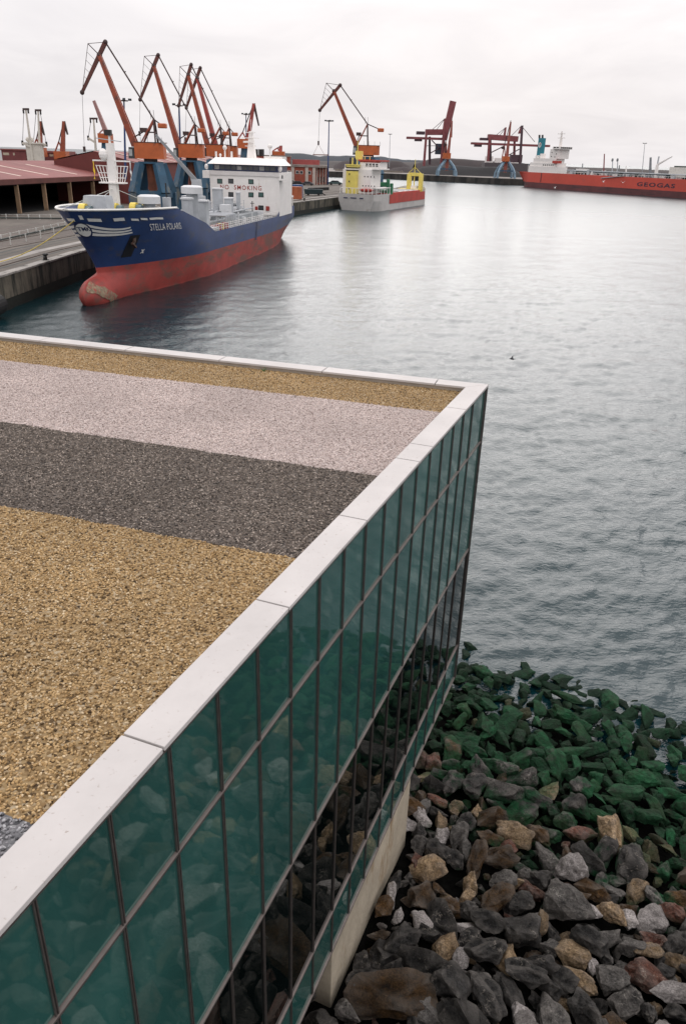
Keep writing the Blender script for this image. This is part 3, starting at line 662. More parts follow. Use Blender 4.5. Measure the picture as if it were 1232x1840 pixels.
# tyre fender on the quay face, bollards, guard rails, mooring rope
black = mat('black_rubber', (.006, .006, .006), .7, .3, 4)
ft = thing('dock_fender', 'big black cylindrical rubber fender hanging on the quay wall', 'fender', (-36.05, 78.2, 1.35))
fm = MB(); fm.tube((0, -1.3, 0), (0, 1.3, 0), 1.05, n=20); fm.build('fender_body', black, ft, smooth=False)
fm = MB(); fm.bar((-.3, -1, 1), (-.5, -1, 2.1), .06); fm.bar((-.3, 1, 1), (-.5, 1, 2.1), .06); fm.build('chain', rail, ft)
iron = mat('cast_iron', (.014, .013, .012), .55, .3, 5)
def bollard(p, lab):
    t = thing('bollard', lab, 'bollard', p, 0, 'bollards along the quay edge')
    MB().tube((0, 0, 0), (0, 0, .55), .26, .2, 10).build('post', iron, t, True); MB().ball((0.05, 0, .62), (.36, .3, .16)).build('cap', iron, t, True); MB().tube((0, 0, -.02), (0, 0, .05), .42, n=10).build('base', iron, t)
for k, f_ in ((1, .62), (2, .25), (2, .8), (3, .3)):
    a, b = off_edge(.75)[k], off_edge(.75)[k+1]; p = a.lerp(b, f_)
    bollard((p.x, p.y, ZQ+.05), ['black iron bollard on the quay edge just ahead of the blue ship', 'black iron bollard abreast of the blue ship beside the cranes', 'black iron bollard near the stern of the blue ship', 'black iron bollard between the two moored ships'][(k-1) if k < 3 and f_ < .7 else 2 if k == 2 else 3])
fpost = mat('white_painted_post', (.55, .55, .52), .6, .2, 3)
fgreen = mat('dark_green_pipe', (.02, .03, .026), .6, .3, 2)
def guard(p0, p1, n, lab):
    p0, p1 = Vector(p0), Vector(p1); t = thing('guard_rail', lab, 'railing', p0)
    d = p1-p0
    MB().tube((0, 0, .22), d+Vector((0, 0, .22)), .13, n=8).build('pipe', fgreen, t)
    pm = MB().box((0, 0, .45), (.16, .16, .9)).mesh('post')
    for i in range(n): o = link('post', pm, fpost, t); o.location = d*(i/(n-1))
    MB().tube((0, 0, .82), d+Vector((0, 0, .82)), .025, n=5).build('top_wire', fpost, t)
g0, g1 = gd(-14, 437, ZQ), gd(118, 408, ZQ); guard(g0, g1, 10, 'low white-post railing over a dark pipe beside the mooring rope')
g0, g1 = gd(-8, 393.5, ZQ), gd(112, 394.5, ZQ); guard(g0, g1, 7, 'white-post railing in front of the open shed')
g0, g1 = gd(18, 449, ZQ), gd(118, 424, ZQ)
for i, (px, py) in enumerate(((20, 440), (48, 434), (74, 428), (98, 422))):
    p = gd(px, py, ZQ); t = tag(MB().tube((0, 0, 0), (0, 0, 1.0), .07, n=6).box((0, 0, 1.02), (.2, .2, .08)).build('marker_post', fpost), 'short white marker post between the rails on the quay', 'post', 'marker posts on the quay'); t.location = p

# far quay across the basin
farq = mat('far_quay_top', (.21, .19, .175), .9, .2, .05)
farw = mat('far_quay_wall', (.05, .045, .04), .9, .4, .15, rust=(.014, .014, .014), rust_amt=.6, rscale=(.2, .2, .05))
P0, P1 = Vector((-60, 735)), Vector((31, 714)); P2 = Vector((116, 645)); P3 = Vector((215, 640))
fq = MB(); fq.prism([(-900, 800), (-60, 737), (31, 716), (118, 648), (210, 640), (300, 900), (-900, 1000)], -2, 4.5); fq = struct(fq.build('far_quay', farq))
for a, b in ((Vector((-300, 760)), P0), (P0, P1), (P1, P2), (P2, P3)):
    d = (b-a).normalized(); n_ = Vector((d.y, -d.x)); MB().prism([a, b, b-n_*1.9, a-n_*1.9], -2, 4.52+.003*a.x/100).build('wall_face', farw, fq)
# low hill ridge and stockpiles behind
hillm = mat('far_hill', (.014, .022, .032), .95, .3, .01, coord='Object')
landm = mat('far_land', (.045, .037, .035), .95, .35, .03)
coalm = mat('coal_heap', (.009, .0085, .010), .95, .4, .06, bump=.6, bscale=.4)
orem = mat('ore_heap', (.028, .019, .019), .95, .35, .05, bump=.6, bscale=.4)
def ridge(name, pts, Yd, z0, m_, depth, sd=1, amp=1.5, lab=None):
    """pts: crest as photo pixels; built at distance Yd as a rounded ridge with real depth"""
    top = [at(x, y, Yd) for x, y in pts]; xs = []
    n = 6*len(pts); rows = []
    cr_ = []
    for i in range(n+1):
        f = i/n*(len(top)-1); k = min(int(f), len(top)-2); p = top[k].lerp(top[k+1], f-k); p.z += amp*mnoise.noise(Vector((p.x*.05, sd, 0))); cr_.append(p)
    for j, (dy, h) in enumerate(((-1, 0), (-.6, .5), (-.25, .9), (0, 1), (.4, .8), (1, 0))):
        rows.append([(p.x, p.y+dy*depth, z0+(p.z-z0)*h+(amp*.6*mnoise.noise(Vector((p.x*.08, dy*3, sd))) if 0 < h < 1 else 0)) for p in cr_])
    mb = MB(); mb.grid(rows); o = mb.build(name, m_, smooth=True); return o
struct(ridge('hills', [(380, 284), (440, 281), (478, 279), (510, 275), (545, 275.5), (575, 281), (602, 279.5), (640, 280), (680, 281.5), (727, 287), (760, 288), (830, 289), (900, 291), (960, 294), (1000, 299)], 1500, 3, hillm, 160, 1, 2.5))
struct(ridge('far_shore', [(-200, 286), (0, 284), (200, 284), (400, 286), (500, 288), (640, 290), (800, 292), (1000, 299), (1060, 301), (1150, 304), (1300, 309)], 1150, 0, landm, 90, 2, 1.0))
tag(ridge('ore_heap', [(600, 296), (615, 289), (650, 286), (690, 287), (720, 290), (735, 297)], 860, 4.5, orem, 30, 3, 1.2), 'brown ore heap behind the yellow and white coaster', 'stockpile')
tag(ridge('ore_heap', [(745, 294), (770, 286), (810, 284), (850, 287), (890, 290), (925, 294)], 900, 4.5, orem, 40, 5, 1.2), 'long reddish brown ore heap behind the gantry cranes', 'stockpile')
tag(ridge('coal_heap', [(735, 315), (757, 300), (790, 297.5), (830, 298.5), (870, 299), (915, 302), (945, 314)], 745, 4.5, coalm, 28, 7, .8), 'long black coal heap on the far quay behind the blue-legged cranes', 'stockpile')
tag(ridge('ore_heap', [(690, 312), (705, 302), (725, 300), (745, 304), (760, 314)], 790, 4.5, orem, 20, 9, .6), 'small dark brown heap at the end of the coal heap', 'stockpile')
wl = thing('boundary_wall', 'long low grey concrete wall on the far quay', 'wall', at(690, 315, 760))
MB().box((-14, 0, 1.6), (62, .6, 4.6)).build('wall_panel', mat('far_wall_grey', (.23, .20, .175), .9, .2, .2), wl); MB().box((-14, 0, 4.0), (62.4, .9, .3)).build('wall_cap', farq, wl)

# ------------------------------------------------------------------ sheds on the left quay
SF = frame((-68.3, 167.5), 8.5)
SO = Vector((-68.3, 167.5, 0)); SRZ = -R(8.5)
redroof = mat('red_sheet_roof', (.20, .056, .05), .7, .22, .12, rust=(.24, .10, .088), rust_amt=.3, rscale=(.15, .5, .5))
skylight = mat('pale_skylight', (.56, .44, .36), .5, .2, .5)
redfascia = mat('red_fascia', (.115, .035, .028), .7, .3, .3)
redwall = mat('red_sheet_wall', (.125, .026, .022), .7, .25, .15)
shed_col = mat('shed_column', (.30, .20, .12), .8, .35, .6)
dark = mat('shed_inside_shade', (.006, .006, .007), .9, .3, .5)  # near-black: the shade inside the open shed is put into this colour
sh = thing('open_shed', 'long open-fronted shed with low dusty red roof and pale skylight strips', 'shed', SO, SRZ)
ze = SF(34, 321, t=0).z; s1 = SF(243, 311, t=0).y; s0 = -70
zb_ = SF(34, 331, t=0).z
rdg = SF(117, 288.5, s=s1); DEP = 26.0
# ridge depth: choose where the ridge end pixel meets the end wall plane
zr = rdg.z; dr = -rdg.x
half = dr
nst = 12
for i in range(nst):
    a, b = lerp(s0, s1, i/nst)+.02, lerp(s0, s1, (i+1)/nst)-.02
    mb = MB(); mb.add([(.5, a, ze), (.5, b, ze), (-half, b, zr), (-half, a, zr), (.5, a, ze-.12), (.5, b, ze-.12), (-half, b, zr-.12), (-half, a, zr-.12)], [(0, 1, 2, 3), (7, 6, 5, 4), (0, 4, 5, 1), (1, 5, 6, 2), (2, 6, 7, 3), (3, 7, 4, 0)]); mb.build('roof_panel', redroof, sh)
mb = MB(); mb.add([(-half-.01, s0, zr), (-half-.01, s1, zr), (-2*half, s1, ze), (-2*half, s0, ze)], [(0, 1, 2, 3)]); mb.build('rear_roof', redroof, sh)
def on_roof(px, py):        # photo pixel on the front roof slope
    r = ray(px, py); lo, hi = 50.0, 600.0
    for _ in range(50):
        k = (lo+hi)/2; P = Vector((r.x*k, r.y*k, CAM_H+r.z*k)); Lc_ = P-SO; t = Lc_.x*math.cos(SRZ)+Lc_.y*math.sin(SRZ)
        zs = lerp(ze, zr, clamp(-t/half, -.2, 1))
        if P.z > zs: lo = k
        else: hi = k
    return t, -Lc_.x*math.sin(SRZ)+Lc_.y*math.cos(SRZ)
for (x0, y0, x1, y1) in ((-40, 303, 45, 316.5), (-20, 295, 91, 315), (45, 295.5, 140, 313.5), (87, 294.5, 200, 311), (127, 293.2, 243, 309.5), (-80, 311, 5, 321)):
    a, b = on_roof(x0, y0), on_roof(x1, y1); mb = MB(); w = .45
    za, zb2 = lerp(ze, zr, -a[0]/half)+.03, lerp(ze, zr, -b[0]/half)+.03
    sm = (a[1]+b[1])/2
    mb.bar((a[0], sm, za), (b[0], sm, zb2), .9, .08); mb.build('skylight', skylight, sh)
MB().span((.35, s0, zb_), (.5-.002, s1, ze-.122)).build('fascia', redfascia, sh)
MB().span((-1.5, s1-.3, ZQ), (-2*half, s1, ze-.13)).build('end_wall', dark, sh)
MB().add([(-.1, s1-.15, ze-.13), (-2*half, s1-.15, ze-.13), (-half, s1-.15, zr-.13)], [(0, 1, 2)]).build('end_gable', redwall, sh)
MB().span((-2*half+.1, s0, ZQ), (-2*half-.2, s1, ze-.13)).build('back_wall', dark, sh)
MB().span((-.6, s0, ZQ+.01), (-2*half+.2, s1-.31, ZQ+.03)).build('shed_floor_shade', dark, sh)  # near-black sheet over the paving, painting in the shade under the roof
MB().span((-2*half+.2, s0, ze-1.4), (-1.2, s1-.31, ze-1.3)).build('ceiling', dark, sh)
for px, py in ((-14, 388), (37, 383.5), (85, 379.5), (130, 373), (171, 368), (208, 364)):
    p = SF(px, py, t=0); mb = MB(); mb.span((.1, p.y-.16, ZQ), (.34, p.y+.16, ze-.122)); mb.span((-.55, p.y-.1, ZQ), (.098, p.y+.1, ze-1.31)); mb.build('column', shed_col, sh)
MB().box((-half, -8, ze-2.2), (.2, 22, .5)).build('light_slot', mat('rear_window_strip', (.6, .58, .5), .5, .1, 1), sh)
for i in range(3): MB().box((-9-2*i, s1-6-3*i, ZQ+1.2), (2.4, 2.4, 2.4)).build('stored_crate', mat('grey_crate', (.12, .115, .11), .8, .2, 1), sh)
# second shed: taller, gable end towards us
GS = frame((-60, 210), 8.0); GO = Vector((-60, 210, 0)); GRZ = -R(8)
gb = thing('gabled_shed', 'tall dark red warehouse with gable end and ribbed pink-red roof', 'warehouse', GO, GRZ)
apex = GS(167.5, 271, s=0); er = GS(243, 291, s=0); el = GS(100, 286.5, s=0)
GL = 150.0
tr_ = er.x; za = apex.z; zer = er.z
tl_ = 2*apex.x-tr_
ni = 16
for i in range(ni):
    a, b = GL*i/ni+.02, GL*(i+1)/ni-.02
    mb = MB(); mb.add([(tr_+.5, a, zer-.1), (tr_+.5, b, zer-.1), (apex.x, b, za), (apex.x, a, za), (tr_+.5, a, zer-.25), (tr_+.5, b, zer-.25), (apex.x, b, za-.15), (apex.x, a, za-.15)], [(0, 1, 2, 3), (7, 6, 5, 4), (0, 4, 5, 1), (1, 5, 6, 2), (3, 7, 4, 0)]); mb.build('roof_panel', redroof, gb)
    if i % 1 == 0 and i < 14:
        mb = MB(); mb.bar((tr_+.4, b-.6, zer+.0), (apex.x+.4, b-.6, za+.06), .7, .1); mb.build('skylight', skylight, gb)
mb = MB(); mb.add([(apex.x-.01, 0, za), (apex.x-.01, GL, za), (tl_-.5, GL, zer-.1), (tl_-.5, 0, zer-.1)], [(0, 1, 2, 3)]); mb.build('rear_roof', redroof, gb)
mb = MB(); mb.slab([(tl_, ZQ), (tr_, ZQ), (tr_, zer-.28), (apex.x, za-.18), (tl_, zer-.28)], 1, .1, .4); mb.build('gable_wall', redwall, gb)
nw = 10
for i in range(nw):
    a, b = .41+(GL-.5)*i/nw, .41+(GL-.5)*(i+1)/nw-.04
    MB().span((tr_-.3, a, ZQ+2.6), (tr_, b, zer-.28)).build('wall_panel', redwall, gb)
    MB().span((tr_-.02, b-.3, ZQ), (tr_+.12, b, zer-.30)).build('downpipe', shed_col, gb)
MB().span((tr_-.3, .41, ZQ), (tr_-.02, GL-.1, ZQ+2.59)).build('base_wall', mat('shed_base_wall', (.25, .22, .18), .9, .25, .4), gb)
# brick office building beyond
brick = mat('brick_red', (.27, .065, .04), .85, .22, .3)
pil = mat('pale_pilaster', (.42, .36, .32), .85, .2, .5)
corn = mat('grey_cornice', (.23, .20, .18), .9, .3, .5)
glassd = mat('dark_window_glass', (.02, .024, .03), .15, .3, 1)
wfr = mat('white_window_frame', (.5, .47, .44), .6, .15, 2)
BY = 398.0
b0 = at(470, 333, BY); b1_ = at(566, 333, BY); zt_ = at(540, 300, BY).z
bb = thing('brick_office', 'two-tone brick office with white pilasters and a concrete cornice', 'building', (b1_.x, BY, 0))
wd = b0.x-b1_.x
MB().span((wd, .0, ZQ), (-.01, 16, zt_)).build('wall', brick, bb)
MB().span((wd-.6, -.6, zt_+.002), (5.4, 16.6, zt_+1.0)).build('cornice', corn, bb)
for px in (482, 494, 526, 551, 564):
    x = at(px, 320, BY).x-b1_.x; MB().span((x-.75, -.35, ZQ), (x+.75, -.002, zt_)).build('pilaster', pil, bb)
for px in (509.5, 519, 534, 541.5, 556, 575):
    x = at(px, 305, BY).x-b1_.x
    if px < 566:
        w_ = MB().span((x-.75, -.18, zt_-3.1), (x+.75, -.002, zt_-1.6)).build('window', wfr, bb); MB().span((x-.55, -.2, zt_-2.9), (x+.55, -.181, zt_-1.8)).build('pane', glassd, w_)
# side wing
sw_ = at(587.5, 333, BY+12).x-b1_.x
MB().add([(0, 0, ZQ), (sw_, 12, ZQ), (sw_, 12, zt_), (0, 0, zt_)], [(0, 1, 2, 3)]).build('side_wall', brick, bb)
for k in (.12, .35, .58, .8, .97): MB().box((sw_*k+.1, 12*k-.1, (ZQ+zt_)/2-.01), (.7, .5, zt_-ZQ-.03), R(65)).build('pilaster', pil, bb)
for k in (.24, .47, .7): MB().box((sw_*k+.05, 12*k-.05, ZQ+2.2), (.5, .35, 2.6), R(65)).build('window', glassd, bb)
MB().span((wd-3, 4, zt_+1.002), (-12.5, 12, zt_+4.2)).build('upper_storey', brick, bb)
MB().span((wd-3.3, 3.6, zt_+4.202), (-12.2, 12.4, zt_+4.7)).build('upper_cornice', corn, bb)
MB().span((-11.5, 8, zt_+1.002), (1.5, 14, zt_+3.2)).build('red_roof', mat('red_metal_roof', (.30, .06, .055), .6, .2, .4), bb)
for px in (505, 513):
    x = at(px, 290, BY+3.9).x-b1_.x; MB().span((x-.5, 3.85, zt_+1.9), (x+.5, 3.999, zt_+3.3)).build('window', wfr, bb)
# far left buildings behind the shed
lf = thing('factory_block', 'flat-roofed dark red factory building on the skyline behind the open shed', 'building', at(20, 292, 330))
zz = lambda y: at(20, y, 330).z-at(20, 292, 330).z
o_ = at(20, 292, 330)
MB().span((at(4, 280, 330).x-o_.x, 0, -8), (at(47, 280, 330).x-o_.x, 18, zz(270))).build('wall', mat('factory_red', (.16, .045, .045), .8, .25, .3), lf)
MB().span((at(3, 280, 330).x-o_.x, -.4, zz(270)+.002), (at(48, 280, 330).x-o_.x, 18.4, zz(267.5))).build('roof', redroof, lf)
MB().span((at(47, 280, 330).x-o_.x, 2, -8), (at(115, 280, 330).x-o_.x, 16, zz(272.5))).build('annex', mat('factory_red', (.16, .045, .045)), lf)
MB().span((at(46, 280, 330).x-o_.x+.6, 1.6, zz(272.5)+.002), (at(112, 280, 330).x-o_.x, 16.4, zz(269))).build('annex_roof', redroof, lf)
for px0, px1 in ((6, 17), (24, 27), (50, 56), (74, 82), (86, 93)):
    x0, x1 = at(px0, 277, 330).x-o_.x, at(px1, 277, 330).x-o_.x; yy = -.06 if px0 < 40 else 1.94
    MB().span((x0, yy, zz(279)), (x1, yy+.058, zz(274.5))).build('window', mat('dusty_window', (.42, .36, .27), .5, .2, 1), lf)
# ------------------------------------------------------------------ harbour cranes
orange = mat('crane_orange', (.42, .095, .022), .55, .22, .5, rust=(.12, .045, .025), rust_amt=.22, rscale=(.8, .8, .35))
orboom = mat('crane_boom_orange', (.26, .052, .022), .55, .3, .5, rust=(.10, .04, .03), rust_amt=.3, rscale=(.6, .6, .4))
dkred = mat('crane_dark_steel', (.045, .022, .020), .6, .4, 1)
cblue = mat('crane_blue', (.016, .065, .115), .6, .35, .35, rust=(.12, .13, .12), rust_amt=.28, rscale=(.5, .5, .22))
rustcol = mat('crane_rusty_pivot', (.16, .05, .025), .7, .4, .6)
wire = mat('steel_wire', (.06, .06, .06), .6, .2, 2)
def luffing_crane(Y, c, pts, house, lab, mboom=orboom, wireto=None, grp='level-luffing cranes on the quay', hd=5.2):
    """c: portal centre pixel x; pts: pixels of foot, head, jtop, jtip, atop, cw; house: l,r,top,bottom pixels"""
    ctr = at(c[0], c[1], Y); loc = Vector((ctr.x, Y, ZQ)); t = thing('harbour_crane', lab, 'crane', loc, 0, grp)
    P = {k: at(x, y, Y)-loc for k, (x, y) in pts.items()}
    hl, hr = at(house[0], house[3], Y)-loc, at(house[1], house[3], Y)-loc; ht = (at(house[0], house[2], Y)-loc).z; hb = hl.z
    k = (hr.x-hl.x)/5.1        # size relative to the first crane
    # portal
    zr = hb-.5*k; zk = zr*.52; rt, rk = 1.9*k, 3.15*k
    for sx in (-1, 1):
        for sy in (-1, 1):
            mb = MB(); mb.bar((sx*rk*.93, sy*rk*.93, 0), (sx*rk*.93, sy*rk*.93, zk), 1.5*k, 1.3*k); mb.build('leg', cblue, t)
            mb = MB(); mb.bar((sx*rk*.92, sy*rk*.92, zk+.003), (sx*rt*.86, sy*rt*.86, zr-.3*k), 1.9*k, 1.2*k, 1.6*k, 1.1*k); mb.build('upper_leg', cblue, t)
            MB().box((sx*rk*.93, sy*rk*.93, .28*k), (.7*k, 1.8*k, .55*k)).build('bogie', dkred, t)
    for sy in (-1, 1): MB().box((0, sy*rk*.93, zk-.2*k), (rk*1.9, .7*k, 1.3*k)).build('portal_beam', cblue, t)
    for sx in (-1, 1): MB().box((sx*rk*.93, 0, zk-.2*k), (.7*k, rk*1.9, 1.28*k)).build('portal_beam', cblue, t)
    MB().tube((0, 0, zr-.32*k), (0, 0, zr), rt*1.22, n=20).build('slew_ring', cblue, t)
    MB().tube((0, 0, zk-.1), (0, 0, zr-.33*k), .75*k, .9*k, 10).build('pivot_column', rustcol, t)
    MB().tube((0, 0, zr+.002), (0, 0, hb), 1.25*k, n=14).build('turntable', dkred, t)
    # house
    cx = (hl.x+hr.x)/2; w = hr.x-hl.x; dpt = hd*k*.8
    mb = MB(); ch = .13*w
    mb.prism([(hl.x, -dpt/2), (hr.x-ch, -dpt/2), (hr.x, -dpt/2+ch*1.4), (hr.x, dpt/2-ch*1.4), (hr.x-ch, dpt/2), (hl.x, dpt/2)], hb+.01, ht); hs = mb.build('machine_house', orange, t)
    MB().box((cx, 0, ht+.06), (w*1.02, dpt*1.03, .12)).build('house_roof', dkred, hs)
    for i in range(5): MB().bar((hl.x+w*i/4, -dpt/2, ht+.12), (hl.x+w*i/4, -dpt/2, ht+.9*k), .05*k).build('handrail', dkred, hs)
    # cab
    cbx = hl.x-.75*k; mb = MB(); mb.box((cbx, -dpt*.2, hb+.9*k), (1.1*k, 1.5*k, 1.9*k), 0, .8); cb_ = mb.build('cab', mat('cab_dark', (.025, .03, .035), .4, .3, 2), t)
    MB().box((cbx-.1*k, -dpt*.2-.73*k, hb+.95*k), (.6*k, .04, 1.1*k)).build('cab_window', mat('cab_glass', (.35, .38, .38), .2, .2, 2), cb_)
    # boom, jib, stays
    F, Hd, JT, JP, AT, CW = (P[n] for n in ('foot', 'head', 'jtop', 'jtip', 'atop', 'cw'))
    for sy in (-1, 1):
        MB().bar(F+Vector((0, sy*.55*k, 0)), Hd+Vector((0, sy*.28*k, 0)), .42*k, 1.15*k, .3*k, .62*k).build('boom_chord', mboom, t)
    for i in range(9):
        q = F.lerp(Hd, .06+.1*i); yw = lerp(.5, .26, i/9)*k; MB().bar(q+Vector((0, -yw, 0)), q+Vector((0, yw, 0)), .22*k).build('boom_brace', mboom, t)
    MB().bar(JT, JP, .5*k, .7*k, .32*k, .5*k).build('jib', mat('jib_dark_red', (.10, .028, .02), .6, .35, .6), t)
    MB().ball(JT, .42*k).build('jib_top_sheave', dkred, t); MB().ball(JP, .42*k).build('jib_tip_sheave', dkred, t); MB().ball(Hd, .5*k).build('boom_head_pin', dkred, t)
    MB().bar(JT, AT, .24*k, .24*k).build('back_strut', dkred, t)
    mid = JT.lerp(AT, .38); MB().bar(mid, mid+Vector((.3*k, 0, .12*k)), .14*k).build('strut_bracket', dkred, t)
    # jib tie with little spreaders
    pk = Hd+(JT-Hd).normalized()*.1+(Hd-F).normalized()*0+Vector((-1.9*k, 0, 1.6*k))
    mb = MB(); mb.tube(JT, pk, .05*k, n=5); mb.tube(pk, JP, .05*k, n=5); mb.tube(pk, Hd, .08*k, n=5); mb.build('jib_tie', dkred, t)
    mb = MB()
    for i in range(1, 6):
        f = i/6; a = Hd.lerp(JP, f); b_ = pk.lerp(JP, f); mb.tube(a, b_, .03*k, n=4)
    mb.build('jib_ladder', wire, t)
    # A-frame and counterweight
    for dx, dy in ((-2.3, -.9), (-2.3, .9), (.25, -1.0), (.25, 1.0)):
        MB().bar(Vector((AT.x+dx*k, dy*k, ht+.12)), AT+Vector((0, dy*.35*k, 0)), .26*k).build('mast_leg', orboom if dx < 0 else dkred, t)
    zm = lerp(ht, AT.z, .45); MB().box((AT.x-.7*k, 0, zm), (2.0*k, 1.5*k, .2*k)).build('mast_platform', dkred, t)
    MB().box((AT.x-2.0*k, .1, zm+.35*k), (1.2*k, .9*k, .7*k)).build('luffing_winch', dkred, t)
    MB().bar(F.lerp(Hd, .09), Vector((AT.x-1.8*k, 0, zm+.2*k)), .2*k).build('luffing_rack', dkred, t)
    MB().bar(AT, CW, .2*k, .2*k).build('counterweight_arm', dkred, t); mb = MB(); mb.box(CW+Vector((.1*k, 0, -.1*k)), (1.5*k, 1.3*k, .8*k)); mb.build('counterweight', orange, t, bevel=.15*k)
    for dx in (-.5, .1): MB().tube(AT+Vector((dx*k, 0, 0)), AT+Vector((dx*k-.1*k, 0, 1.5*k)), .04*k, n=5).build('aerial', dkred, t)
    if wireto:
        we = at(wireto[0], wireto[1], Y)-loc; mb = MB(); mb.tube(JP, we, .035*k, n=4); mb.build('hoist_wire', wire, t); MB().box(we, (.4*k, .3*k, .9*k)).build('hook_block', dkred, t)
    return t, P, k
G4 = 'row of orange cranes behind the blue ship'
luffing_crane(150, (272, 300), dict(foot=(244, 262), head=(179, 99), jtop=(189.7, 75.6), jtip=(148, 166), atop=(276.7, 214.5), cw=(291, 225)), (248, 297.5, 256, 284.6), 'tallest orange luffing crane, first of the row beside the blue ship', wireto=(152, 268), grp=G4)
luffing_crane(173, (345, 300), dict(foot=(322, 266), head=(276.7, 118.4), jtop=(284.5, 99), jtip=(252, 179), atop=(350, 223), cw=(361, 233.5)), (325, 367, 258.7, 283), 'orange luffing crane second in the row, its jib tip over the first crane', wireto=(251, 240), grp=G4)
luffing_crane(193, (393, 300), dict(foot=(374, 264), head=(338.5, 135), jtop=(343.7, 116), jtip=(321, 190), atop=(396, 227.5), cw=(405, 239)), (374, 412, 260, 281), 'orange luffing crane third in the row, partly behind the white bridge', wireto=(320, 250), grp=G4)
luffing_crane(206, (409, 300), dict(foot=(388, 262), head=(354.6, 140.5), jtop=(360, 122), jtip=(335, 194), atop=(412, 230), cw=(421, 240.5)), (390, 427, 262, 282), 'red-boomed luffing crane last in the row, close behind the third', mat('crane_boom_red', (.30, .05, .04), .55, .3, .5), wireto=(333, 250), grp=G4)
t5, P5, k5 = luffing_crane(330, (661, 300), dict(foot=(643, 270), head=(600, 164), jtop=(611, 153), jtip=(574.5, 198), atop=(660, 223), cw=(683, 233)), (643, 681, 261, 278), 'orange luffing crane standing over the yellow and white coaster with a lifting beam', wireto=(572, 257))
sp = tag(MB().bar(at(562, 278, 330), at(590, 278.5, 330), .5, .35).tube(at(572, 259, 330), at(563, 277, 330), .05, n=4).tube(at(572, 259, 330), at(582, 277, 330), .05, n=4).build('lifting_beam', rustcol), 'thin lifting beam hanging on the wire of the crane by the coaster', 'lifting beam')
# far cranes with splayed pale blue legs
pblue = mat('pale_blue_leg', (.16, .24, .31), .6, .25, .3)
farred = mat('far_crane_red', (.27, .075, .055), .6, .25, .3)
def splay_crane(Y, pl, pr, base, top, house, boom, lab):
    a, b = at(pl, base, Y), at(pr, base, Y); c = (a+b)/2; loc = Vector((c.x, Y, 4.5)); t = thing('portal_crane', lab, 'crane', loc, 0, 'far portal cranes'); hw = (b.x-a.x)/2; zt2 = at(pl, top, Y).z-4.5
    for sx in (-1, 1):
        for sy in (-1, 1):
            mb = MB(); pts = [Vector((sx*hw*u, sy*hw*u, zt2*v)) for u, v in ((1, 0), (.95, .3), (.72, .62), (.32, .93), (.2, 1.02))]
            for p, q in zip(pts, pts[1:]): mb.bar(p, q, 1.35, 1.35)
            mb.build('leg', pblue, t)
    for s_ in (-1, 1): MB().bar((-hw*.85, s_*hw*.85, zt2*.45), (hw*.85, s_*hw*.85, zt2*.45), .9).build('tie_beam', mat('far_blue_tie', (.03, .07, .12)), t)
    MB().tube((0, 0, zt2*.35), (0, 0, zt2+1), 1.3, n=8).build('pivot_column', farred, t)
    hl, hr = at(house[0], house[3], Y)-loc, at(house[1], house[2], Y)-loc
    MB().span((hl.x, -3.5, hl.z), (hr.x, 3.5, hr.z)).build('machine_house', orange, t)
    pts = [at(x, y, Y)-loc for x, y in boom]
    MB().bar(pts[0], pts[1], 1.9, 2.2, 1.0, 1.0).build('boom', farred, t); MB().bar(pts[1], pts[2], 1.0, 1.2, .7, .7).build('jib', farred, t); MB().bar(pts[1]+Vector((0, 0, 1)), Vector((pts[0].x-2.2, 4, hr.z+8)), .4).build('back_strut', dkred, t)
    for dx in (-3, -.8): MB().bar(Vector((pts[0].x+dx, 3, hr.z)), Vector((pts[0].x-2.2, 4, hr.z+8)), .6).build('mast_leg', farred, t)
    MB().box((pts[0].x-3, 4, hr.z+6), (2.4, 2, 1.8)).build('counterweight', dkred, t)
splay_crane(690, 785, 817, 316, 288, (794.5, 809, 275, 285), ((805, 275), (811.5, 217), (811, 247)), 'pale-blue-legged crane with orange cab below the raised gantry boom')
splay_crane(662, 890, 921, 320, 290, (901, 914, 281, 290), ((910, 281), (917, 219), (915, 232)), 'pale-blue-legged crane with near-vertical boom by the red ship stern')
# ship-to-shore gantry cranes
gred = mat('gantry_red', (.20, .05, .055), .6, .25, .2)
gdark = mat('gantry_dark', (.06, .03, .04), .6, .3, .3)
def gantry(Y, legs, beam, upper, mach, pylons, raised, lab):
    loc = at(legs[0][0], 300, Y); loc.z = 4.5; t = thing('gantry_crane', lab, 'crane', loc, 0, 'container gantry cranes')
    L_ = lambda x, y, dy=0: at(x, y, Y)-loc+Vector((0, dy, 0))
    for (x0, y0, x1, y1, dy, m_) in legs: a, b = L_(x0, y0, dy), L_(x1, y1, dy); b.z = min(b.z, 0) if False else b.z; MB().bar(b, a, 2.0, 2.0, 1.7, 1.7).build('leg', m_, t)
    for dy in (-3, 3): MB().bar(L_(beam[0], beam[1], dy), L_(beam[2], beam[3], dy), 1.2, 1.7).build('trolley_girder', gred, t)
    MB().bar(L_(upper[0], upper[1]), L_(upper[2], upper[3]), 8, 4.2).build('upper_girder', gred, t)
    MB().span(L_(mach[0], mach[1], -4), L_(mach[2], mach[3], 4)).build('machinery_house', gdark, t)
    for (x0, y0, x1, y1) in pylons[:-1] if False else pylons:
        for dy in (-3, 3): MB().bar(L_(x0, y0, dy), L_(x1, y1, dy*.5), .9).build('pylon', gred, t)
    for (x0, y0, x1, y1, w) in raised: MB().bar(L_(x0, y0), L_(x1, y1), 4.5 if w > 1 else .4, w).build('boom' if w > 1 else 'stay', gred if w > 1 else gdark, t)
    return t, L_
